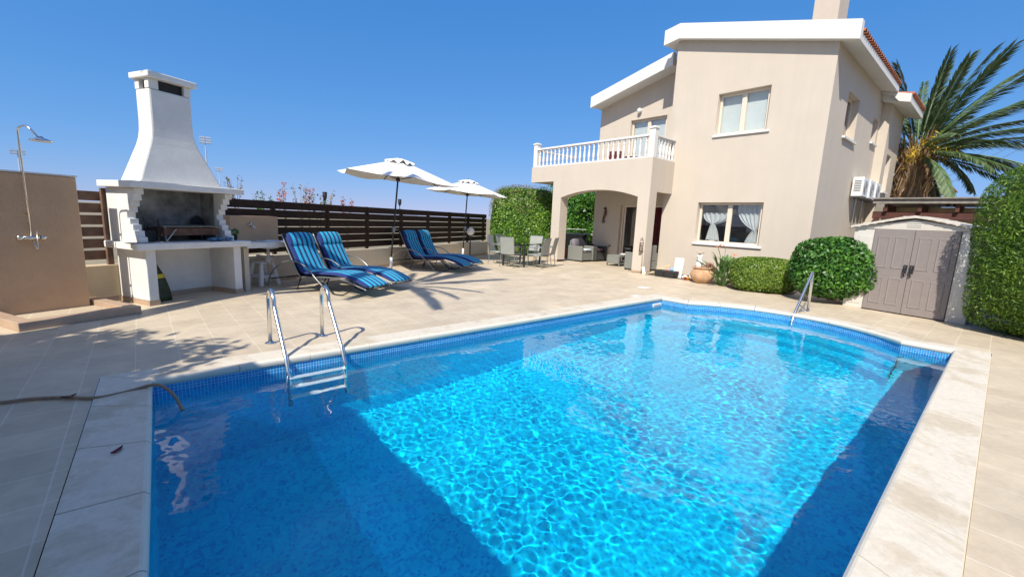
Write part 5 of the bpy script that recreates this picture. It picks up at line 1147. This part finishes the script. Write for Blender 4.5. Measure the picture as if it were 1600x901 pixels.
# clipped low hedge
def leafy_block(name, label, cat, loc, rz, half, n, ex, lump, f, depth, ll, lw, m, spread, seed, squash_top=None, core=None, extra=None):
    t = thing(name, label, cat, loc, rz); rs = np.random.RandomState(seed)
    P, nr = super_shell(rs, n, half, ex, lump, f, depth); P[:, 2] += half[2] * .98
    keep = P[:, 2] > 0.02; P, nr = P[keep], nr[keep]
    if extra: P, nr = extra(rs, P, nr)
    quads_mesh('foliage', leaf_quads(rs, P, nr, ll, lw, spread, .15), 4, m, t)
    # a few stems inside
    s = MB()
    for k in range(9):
        a = rs.uniform(0, 6.28); p = Vector((half[0] * .55 * math.cos(a), half[1] * .55 * math.sin(a), 0)); q = Vector((half[0] * .8 * math.cos(a), half[1] * .8 * math.sin(a), half[2] * rs.uniform(1.1, 1.6)))
        s.tube([p * .5, p.lerp(q, .5), q], [.022, .016, .008], 6)
    s.build('stem', M['trunk'], t)
    if core:
        b = MB().ball((0, 0, half[2] * .98), 1.0, 24, 14, (half[0] * core, half[1] * core, half[2] * core * .97)); 
        P2 = np.array(b.v) - np.array([0, 0, half[2] * .98]); dd = P2 / np.array(half); r = (np.abs(dd / np.maximum(1e-6, np.linalg.norm(dd, axis=1, keepdims=True))) ** ex).sum(1) ** (-1 / ex)
        P2 = dd / np.maximum(1e-6, np.linalg.norm(dd, axis=1, keepdims=True)) * r[:, None] * core * np.array(half); P2[:, 2] += half[2] * .98; P2[:, 2] = np.maximum(P2[:, 2], .03)
        b.v = [tuple(p) for p in P2]; b.build('inner_growth', m, t)
    return t
leafy_block('clipped_hedge', 'low clipped light green hedge under the ground floor window', 'hedge', (11.66, 3.84, 0), R_(-62), (.74, .46, .43), 15000, 3.6, .012, 3.0, .10, .045, .026, M['clipleaf'], .55, 11, core=.86)
leafy_block('round_bush', 'big round dark green bush behind the grab rail beside the shed', 'bush', (11.42, 2.34, .08), R_(-60), (.82, .64, .68), 15000, 2.7, .055, 3.2, .30, .080, .043, M['bushleaf'], .75, 12, core=.66)
tr_ = MB()
for k in range(5): a = k * 1.3; tr_.tube([(.05 * math.cos(a), .05 * math.sin(a), -.02), (.18 * math.cos(a), .18 * math.sin(a), .28), (.4 * math.cos(a), .3 * math.sin(a), .6)], [.03, .022, .012], 7)
bt2 = thing('bush_stems', 'x', 'x'); bpy.data.objects.remove(bt2)
o = tr_.build('trunk', M['trunk'], bpy.data.objects['round_bush'])
# tall thuja hedge on the right
leafy_block('tall_hedge', 'tall dense conifer hedge rounded at the top beside the grey shed', 'hedge', (11.36, -1.13, 0), R_(-33), (1.75, .94, 1.42), 80000, 5.0, .020, 4.0, .08, .055, .018, M['thuja'], .75, 13, core=.88)
# leafy hedge by the garden table, woody along its top
hd_t = leafy_block('leafy_hedge', 'bright green leafy hedge behind the wicker chairs with bare twigs on top', 'hedge', (12.55, 13.75, 0), R_(-45), (1.42, .72, 1.42), 17000, 4.6, .035, 2.6, .16, .095, .055, M['ivyleaf'], .6, 14, core=.84)
rs = np.random.RandomState(21); P, nr = super_shell(rs, 9000, (1.44, .74, 1.46), 4.6, .035, 2.6, .10); P[:, 2] += 1.42; k_ = (P[:, 2] > 2.1 + .35 * noise_dir(rs, P, 10, 2.0)) ; P, nr = P[k_], nr[k_]
quads_mesh('bare_twigs', leaf_quads(rs, P + rs.normal(0, .03, P.shape), nr, .11, .014, 1.0), 4, M['twig'], hd_t)
# trees
def tree(label, name, loc, h, cr, n, ll, m, seed, blobs=16, group=None, trunk_r=.16, lo=.35):
    t = thing(name, label, 'tree', loc, 0, group); rs = np.random.RandomState(seed)
    tk = MB(); tips = []
    tk.tube([(0, 0, -.1), (.08, .03, h * .25), (.02, -.05, h * .5)], [trunk_r, trunk_r * .75, trunk_r * .55], 10)
    for k in range(blobs):
        a = k * 2.4 + rs.uniform(-.4, .4); rr = cr * math.sqrt(rs.uniform(.05, 1)) * .8; z = h * (lo + (1 - lo) * rs.uniform(.1, .86)); rr *= math.sin(math.pi * min(.95, max(.2, (z / h - lo) / (1 - lo) * .8 + .25)))
        q = Vector((rr * math.cos(a), rr * math.sin(a), z)); tips.append(q)
        p0 = Vector((.05, 0, h * rs.uniform(.22, .5))); tk.tube([p0, p0.lerp(q, .55) + Vector((0, 0, .12)), q], [trunk_r * .4, trunk_r * .25, trunk_r * .08], 6)
    tk.build('trunk', M['trunk'], t, smooth=True)
    Ps, Ns = [], []
    for q in tips:
        r = cr * rs.uniform(.30, .48); P, nr = super_shell(rs, n // blobs, (r, r, r * .75), 2.0, .14, 2.2, .75); Ps.append(P + np.array(q)); Ns.append(nr + np.array([0, 0, .35]))
    P, nr = np.concatenate(Ps), np.concatenate(Ns)
    quads_mesh('crown', leaf_quads(rs, P, nr, ll, ll * .5, .8, .3), 4, m, t); return t
tree('bright green broadleaf tree seen through the arched porch', 'garden_tree', (19.4, 16.6, -.3), 4.0, 2.0, 9000, .17, M['treeleaf'], 31, 18, lo=.2)
tree('green tree showing between the leafy hedge and the porch pillar', 'garden_tree', (22.0, 20.6, -.3), 4.2, 2.2, 7000, .2, M['treeleaf'], 32, 16, lo=.2)
tree('dark shaded tree low behind the timber store', 'garden_tree', (20.6, 15.9, -.6), 3.5, 1.6, 9000, .15, M['bushleaf'], 33, 12, lo=.1)
# timber store with glazed canopy
ts = thing('timber_store', 'brown timber store with a white framed glass canopy behind the porch', 'shed', (15.6, 13.9, -.05), R_(-38))
MB().box((-1.5, 0, 0), (-.55, .08, .92)).build('door_panel', M['wood2'], ts, bevel=.004)
for k in range(6): MB().box((-1.48 + .155 * k, -.012, .02), (-1.345 + .155 * k, -.001, .90)).build('board', M['wood2'], ts)
MB().box((-.54, 1.0, 0), (1.2, 1.06, 1.0)).build('back_panel', M['dark'], ts)  # near-black panel stands for the shade under the canopy
c = MB(); c.box((-1.7, -.5, 1.00), (1.1, -.46, 1.04)); c.box((-1.7, 1.0, 1.18), (1.1, 1.04, 1.22)); c.add([(-1.7, -.459, 1.0), (-1.65, -.459, 1.0), (-1.65, .999, 1.18), (-1.7, .999, 1.18), (-1.7, -.459, 1.04), (-1.65, -.459, 1.04), (-1.65, .999, 1.22), (-1.7, .999, 1.22)], [(3, 2, 1, 0), (4, 5, 6, 7), (0, 1, 5, 4), (1, 2, 6, 5), (2, 3, 7, 6), (3, 0, 4, 7)])
c.build('canopy_frame', M['fascia'], ts); MB().add([(-1.64, -.455, 1.035), (1.1, -.455, 1.035), (1.1, 1.0, 1.21), (-1.64, 1.0, 1.21)], [(0, 1, 2, 3)]).build('canopy_glass', M['tableglassw'], ts, norm=False)
bkw = thing('brick_edging', 'low old brick edging at the foot of the leafy hedge', 'brickwork', (13.45, 12.35, 0), R_(-45)); MB().box((-.5, -.1, -.05), (.5, .1, .40)).build('bricks', M['brick'], bkw, bevel=.01)

# bougainvillea and other sprays rising behind the fence
for i, (s, z0, h, m, lb) in enumerate(((6.55, 1.6, .26, 'bushleaf', 'sparse green twig nearest the barbecue hood above the fence'), (7.10, 1.6, .50, 'pinkleaf', 'tallest pink bougainvillea spray rising above the fence'), (7.50, 1.6, .48, 'twig', 'thin bare reddish stalk above the fence'), (7.74, 1.6, .46, 'pinkleaf', 'slim pink spray next to the bare stalk above the fence'), (8.02, 1.6, .28, 'ivyleaf', 'short green spray above the fence'), (8.28, 1.6, .40, 'twig', 'pale dry spray between the green one and the solar torch'), (8.98, 1.6, .24, 'pinkleaf', 'low pink and green spray just past the solar torch'), (5.95, 1.6, .50, 'twig', 'bare dry twigs beside the barbecue hood'))):
    sp = fthing('flower_spray', lb, 'plant', s, 8.75, 1.0, 'sprays above the fence'); rs = np.random.RandomState(40 + i); stm = MB(); P = []
    for k in range(4 if m != 'twig' else 7):
        a = rs.uniform(0, 6.28); hh = .62 + h * rs.uniform(.6, 1); q = Vector((.16 * math.cos(a), .16 * math.sin(a), hh)); stm.tube([(0, 0, -1.0), (q.x * .3, q.y * .3, hh * .5), q], [.010, .006, .003], 5)
        for j in range(26 if m != 'twig' else 7): t = rs.uniform(.55, 1.03); P.append(np.array([q.x * t, q.y * t, hh * t]) + rs.normal(0, .03, 3))
    stm.build('stem', M['twig'], sp); P = np.array(P); quads_mesh('foliage', leaf_quads(rs, P, P * 0 + np.array([0, 0, 1.]), .065, .036, 1.0), 4, M[m], sp)

# ------------------------------------------------------------------ plastic garden shed
SA = math.atan2(1.76, .27)                                  # runs from its house end towards the tall hedge
sd = thing('garden_shed', 'beige plastic garden shed with taupe double doors', 'shed', (10.99, 0.27, 0), SA)
# local x along the front, local y = to the front (outwards)
W = 1.86; HE = 1.66; HP = 1.85; Dp = 1.25
sgn = 1
front = lambda u, v, w: (u, -w, v)
b = MB()
b.box((0, -Dp, 0), (.27, -.02, HE - .02)); b.build('side_panel', M['shedbeige'], sd, bevel=.008)
MB().box((1.52, -Dp, 0), (W, -.02, HE - .02)).build('side_panel', M['shedbeige'], sd, bevel=.008)
for x0, x1 in ((.03, .24), (1.56, 1.77)): MB().box((x0, -.019, .10), (x1, -.012, 1.50)).build('panel_inset', M['shedbeige'], sd, bevel=.003)
MB().box((.271, -Dp, 0), (1.519, -Dp + .03, HE - .02)).build('back_panel', M['shedbeige'], sd)
gb = MB(); gb.prism([(-.02, HE - .018), (W + .02, HE - .018), (W + .02, HE + .0), (W / 2, HP - .02), (-.02, HE)], 'y', -.06, -.004); gb.build('gable', M['shedroof'], sd)
rf = MB()
rf.prism([(-.06, HE - .015), (W / 2 - .22, HP - .02), (W / 2, HP + .012), (W / 2 + .22, HP - .02), (W + .06, HE - .015), (W + .06, HE + .03), (W / 2 + .22, HP + .025), (W / 2, HP + .06), (W / 2 - .22, HP + .025), (-.06, HE + .03)], 'y', -Dp - .05, .06)
ro = rf.build('roof', M['shedroof'], sd, bevel=.006)
for k in range(7):
    for s in (-1, 1):
        x = W / 2 + s * (.12 + .125 * k); z = HP + .05 - .032 * k - (.0 if k else .0); o = MB().box((x - .05, -Dp - .05, z - .035), (x + .05, .062, z - .004)).build('roof_step', M['shedroof'], ro)
v_ = MB()
for k in range(3): v_.box((W / 2 - .10, -.003, HE + .035 + .035 * k), (W / 2 + .10, .006, HE + .055 + .035 * k))
v_.build('vent', M['shedbeige'], sd)
def sdoor(x0, x1, hinge):
    d = MB(); d.box((x0, -.035, .02), (x1, .0, 1.635)); do = d.build('door', M['shedgrey'], sd, bevel=.006)
    w = (x1 - x0); pw = w * .32
    for px in (x0 + w * .12, x1 - w * .12 - pw):
        for z0, z1 in ((.16, .70), (.88, 1.50)):
            p = MB(); p.box((px, .0005, z0), (px + pw, .004, z1)); p.frustum((px + .012, .0041), (px + pw - .012, .0042), 0, (0, 0), (0, 0), 0) if False else None
            q = MB()
            i0, i1, j0, j1 = px, px + pw, z0, z1; k0, k1, l0, l1 = px + .03, px + pw - .03, z0 + .03, z1 - .03
            q.add([(i0, .002, j0), (i1, .002, j0), (i1, .002, j1), (i0, .002, j1), (i0 + .012, -.012 + .022, j0 + .012), (i1 - .012, .010, j0 + .012), (i1 - .012, .010, j1 - .012), (i0 + .012, .010, j1 - .012), (k0, .004, l0), (k1, .004, l0), (k1, .004, l1), (k0, .004, l1)],
                  [(0, 1, 5, 4), (1, 2, 6, 5), (2, 3, 7, 6), (3, 0, 4, 7), (4, 5, 9, 8), (5, 6, 10, 9), (6, 7, 11, 10), (7, 4, 8, 11), (8, 9, 10, 11)]).build('raised_panel', M['shedgrey'], do)
    hx = x1 - .045 if hinge < 0 else x0 + .045
    h = MB(); h.box((hx - .03, .001, .82), (hx + .03, .016, .97)); h.tube(bend([(hx, .012, .75), (hx, .05, .78), (hx, .05, .93), (hx, .012, .96)], .02), .012, 8); h.build('handle', M['black'], do, bevel=.002)
sdoor(.275, .893, -1); sdoor(.899, 1.515, 1)
MB().tube(bend([(.875, .045, .86), (.895, .075, .83), (.915, .045, .86)], .02), .006, 6).build('padlock', M['chrome'], sd)

# ------------------------------------------------------------------ carport behind the shed
cpo = thing('carport', 'weathered timber carport roof between the villa and the tall hedge', 'carport', (17.0, 2.85, 0), 0)
MB().box((0, -6.2, 2.47), (.10, 0.0, 2.60)).build('fascia', M['greywood'], cpo, bevel=.006); MB().box((-.06, -6.3, 2.6015), (4.5, .02, 2.64)).build('roof_cover', M['greywood'], cpo)
MB().box((.22, -6.2, 2.04), (.36, .0, 2.24)).build('beam', M['redwood'], cpo, bevel=.004)
for k in range(8): MB().box((.105, -.35 - .76 * k, 2.245), (4.3, -.27 - .76 * k, 2.465)).build('rafter', M['redwood'], cpo)
MB().box((1.6, -6.2, 1.0), (1.66, -.02, 2.44)).build('back_boards', M['panel'], cpo)
for y in (-.10, -6.1): MB().box((.23, y - .06, -.05), (.35, y + .06, 2.039)).build('post', M['redwood'], cpo)

# ------------------------------------------------------------------ date palm
def frond(name, L, rs, parent, m, n=58, ll=.46, curl=1.0, wd=.028, bare=.16, vee=.75):
    """rachis rises along +x and arches down; leaflets on both sides"""
    P = []
    for i in range(25):
        t = i / 24; P.append(Vector((L * (t - .10 * t * t * curl), 0, -L * .34 * curl * t * t + L * .05 * t)))
    rc = MB().tube(P, [.030 * (1 - .85 * i / 24) + .004 for i in range(25)], 5)
    V = []
    for i in range(n):
        t = bare + (1 - bare) * (i + .5) / n; k = min(23, int(t * 24)); f = t * 24 - k; p = P[k].lerp(P[k + 1], f); d = (P[k + 1] - P[k]).normalized(); side = Vector((0, 1, 0)); up = d.cross(side) * -1
        l = ll * (0.55 + .75 * math.sin(math.pi * min(1, .12 + .88 * (1 - t) ** .8)) ) * rs.uniform(.85, 1.12)
        for s in (-1, 1):
            dr = (d * (1.0 + .35 * t) + side * s * (.72 - .2 * t) + up * (vee * .55 + rs.uniform(-.18, .22))).normalized(); w_ = dr.cross(up).normalized() * wd
            a = p; b = p + dr * l * .5 + w_ * .5; c = p + dr * l + Vector((0, 0, -.10 * l)); e = p + dr * l * .5 - w_ * .5
            V.append([tuple(a), tuple(b), tuple(c), tuple(e)])
    o = quads_mesh(name, np.array(V), 4, m, parent)
    return o, rc
def palm(label, loc, h, lean, rad, L, n, seed, skirt=True, pts=None, name='date_palm', visible=True, elev=(78, -14)):
    t = thing(name, label, 'palm tree', loc); rs = random.Random(seed)
    pts = pts or [Vector((0, 0, -.1)), Vector((lean[0] * .3, lean[1] * .3, h * .4)), Vector((lean[0], lean[1], h))]
    pp = catmull([Vector(p) for p in pts], 8); nn = len(pp)
    tk = MB(); tk.tube(pp, [rad * (1 + .10 * (i % 2)) for i in range(nn)], 14)
    top = Vector(pp[-1])
    tk.build('trunk', M['palmtrunk'], t)
    if skirt:
        Vs = []
        for k in range(1000):
            a = rs.uniform(0, 6.283); z = top.z - rs.uniform(-.15, 3.9) ; kk = (top.z - z) / 4.2; r0 = rad * 1.02; p = Vector((top.x + r0 * math.cos(a), top.y + r0 * math.sin(a), z)); l = rs.uniform(.35, .85); fl = rs.uniform(.08, .36) * (1.1 - .5 * max(0, kk))
            d = Vector((math.cos(a + rs.uniform(-.5, .5)) * fl, math.sin(a + rs.uniform(-.5, .5)) * fl, rs.choice((1, 1, -1)) * rs.uniform(.35, .8))).normalized(); sd_ = d.cross(Vector((math.cos(a), math.sin(a), 0))).normalized() * rs.uniform(.015, .045)
            Vs.append([tuple(p - sd_), tuple(p + sd_), tuple(p + d * l + sd_ * .3), tuple(p + d * l - sd_ * .3)])
        quads_mesh('old_leaf_bases', np.array(Vs), 4, M['dryleaf'], t)
    var = []
    for j, cu_ in enumerate((.42, .68, .95)): var.append(frond('frond', L, rs, t, M['palmleaf'], curl=cu_, ll=L * .105, n=100, wd=.042, vee=.6))
    used = [False] * 3
    for k in range(n):
        a = k * 2.39996 + rs.uniform(-.15, .15); q = (k + .5) / n; el = elev[0] + (elev[1] - elev[0]) * q ** .85 + rs.uniform(-6, 6); j = 0 if q < .4 else (1 if q < .75 else 2)
        az_ = math.degrees(a) % 360
        if skirt and 75 < az_ < 200 and el < 62: continue      # the villa stands on that side
        src, rc = var[j]
        if not used[j]:
            o = src; used[j] = True; rn = rc.build('rachis', M['strelleaf'], o); var[j] = (src, rn)
        else:
            o = src.copy(); COL.objects.link(o); o.parent = t; r2 = var[j][1].copy(); COL.objects.link(r2); r2.parent = o
        s = rs.uniform(.82, 1.06); o.location = top + Vector((.12 * math.cos(a), .12 * math.sin(a), .05 - .25 * q)); o.rotation_euler = (rs.uniform(-.5, .5), -R_(el), a); o.scale = (s, s, s)
    return t, top
pm, top = palm('tall date palm with yellow fruit stalks behind the far end of the villa', (21.95, 2.62, 0), 4.7, (.12, .05), .48, 3.85, 70, 6)
rs = np.random.RandomState(17)
for k, (a, dz) in enumerate(((R_(215), -.05), (R_(255), -.45), (R_(290), -.25), (R_(180), -.5))):
    q = np.array([.8 * math.cos(a), .8 * math.sin(a), 0]) ; P = []
    for j in range(220):
        t_ = rs.uniform(.05, 1); P.append(np.array(top) + q * t_ * 1.15 + np.array([0, 0, dz + 1.0 * t_ - .9 * t_ * t_]) + rs.normal(0, .07 + .09 * t_, 3))
    P = np.array(P); o = quads_mesh('fruit_stalk', leaf_quads(rs, P, P * 0 + np.array([0, 0, 1.]), .20, .035, 1.0, 1.5), 4, M['yellow'], pm); o.location = -Vector(pm.location) * 0
# ------------------------------------------------------------------ far things
fh = thing('far_house', 'distant house with a white eave behind the date palm', 'house', (36, 3.55, 0))
MB().box((0, 0, -.5), (9, 9, 4.5)).build('wall', M['stucco'], fh)
r = MB(); r.prism([(-.6, 4.42), (-.6, 4.85), (4.5, 6.6), (9.6, 4.85), (9.6, 4.42), (4.5, 6.2)], 'x', -.5, 9.5); r.build('roof', M['fascia'], fh); r = MB(); r.prism([(-.66, 4.86), (-.66, 4.98), (4.5, 6.75), (9.66, 4.98), (9.66, 4.86), (4.5, 6.61)], 'x', -.55, 9.55); r.build('roof_tiles', M['terra'], fh)
for i, (z, lb) in enumerate(((0, 'uppermost of the three overhead cables above the tall hedge'), (-.55, 'middle one of the three overhead cables above the tall hedge'), (-1.05, 'lowest of the three overhead cables above the tall hedge'))):
    A0, B0 = Vector((40, 3.95, 5.6 + z)), Vector((40, -3.0, 11.2 + z)); pts = [A0.lerp(B0, t / 12) + Vector((0, 0, -.5 * math.sin(math.pi * t / 12))) for t in range(13)]
    tag(MB().tube(pts, .011, 5).build('overhead_cable', M['cable']), lb, 'cable', 'overhead cables')
def mast(label, d, dist, wpan, rows):
    b = Vector((d[0], d[1], 0)).normalized(); zt = 1.5 + d[2] / math.hypot(d[0], d[1]) * dist; loc = b * dist; rz = math.atan2(b.y, b.x) - math.pi / 2
    m_ = thing('floodlight_mast', label, 'floodlight', (loc.x, loc.y, 0), rz, 'stadium floodlight masts')
    MB().tube([(0, 0, -.5), (0, 0, zt)], [.40, .20], 8).build('pole', M['mast'], m_)
    f = MB()
    for k in range(rows): f.box((-wpan / 2, -.2, zt + k * 1.15 - .10), (wpan / 2, .2, zt + k * 1.15 + .10))
    for x in (-wpan * .4, 0, wpan * .4): f.box((x - .12, -.15, zt - .3), (x + .12, .15, zt + rows * 1.15 - .6))
    f.build('gantry', M['mast'], m_)
    for k in range(rows):
        z0 = zt + k * 1.15 + .12; pl = [(-wpan / 2, z0)]; q = wpan / 6
        for i in range(6): x = -wpan / 2 + q * i; pl += [(x + q * .1, z0), (x + q * .1, z0 + .62), (x + q * .9, z0 + .62), (x + q * .9, z0)]
        pl += [(wpan / 2, z0), (wpan / 2, z0 - .1), (-wpan / 2, z0 - .1)]
        l = MB(); l.prism(pl, 'y', -.6, -.22); l.build('lamp_row', M['mast'], m_)
mast('distant floodlight mast right of the barbecue chimney, the taller one', (.1015, .988, .113), 260, 4.6, 3); mast('distant floodlight mast half hidden behind the shower pipe', (-.131, .99, .064), 300, 4.8, 2); mast('distant floodlight mast low above the barbecue hood end', (.1205, .991, .066), 330, 4.0, 2)

# ------------------------------------------------------------------ unseen casters beside and behind the photographer, placed and shaped for their shade
nb = thing('neighbour_house', 'plain cream house wall beside the pool behind the photographer', 'house', (-2.5, -1.5, 0), R_(3.5))
MB().box((-4, -6, -.1), (0, 4.35, 3.80)).build('wall', M['stucco'], nb); MB().box((-4.2, -6.2, 3.802), (.12, 4.5, 4.0)).build('roof', M['fascia'], nb)
pg = thing('shade_beam', 'unseen timber beam added left of the shower to cast a band of shade', 'shade_caster', (-2.55, 6.55, 0), math.atan2(.63, .77))  # out-of-view beam added only for its shadow band before the barbecue
MB().box((-2.6, -.10, 2.90), (1.68, .10, 3.20)).build('beam', M['greywood'], pg)
for x in (-2.4, -.9): MB().box((x - .07, -.07, -.05), (x + .07, .07, 2.899)).build('post', M['greywood'], pg)
tree('leafy shade tree beside the neighbouring house', 'shade_tree', (-4.9, 3.8, 0), 5.4, 2.1, 13000, .17, M['treeleaf'], 35, 22, lo=.45)
palm('slender curved palm left of the shower', (-4.6, 3.9, 0), 8, (0, 0), .13, 2.1, 20, 10, skirt=False, pts=[(0, 0, -.1), (1.1, 1.5, 2.6), (1.5, 2.6, 5.0), (1.8, 2.3, 6.4), (2.4, 1.4, 7.6)])

# ------------------------------------------------------------------ sunlight focused by the ripples
sl.cycles.is_caustics_light = True
WATER.cycles.is_caustics_caster = True
for o in bpy.data.objects:
    if o.parent and o.parent.name == 'swimming_pool' and o.type == 'MESH' or (o.parent and o.parent.name == 'pool_ladder'): o.cycles.is_caustics_receiver = True
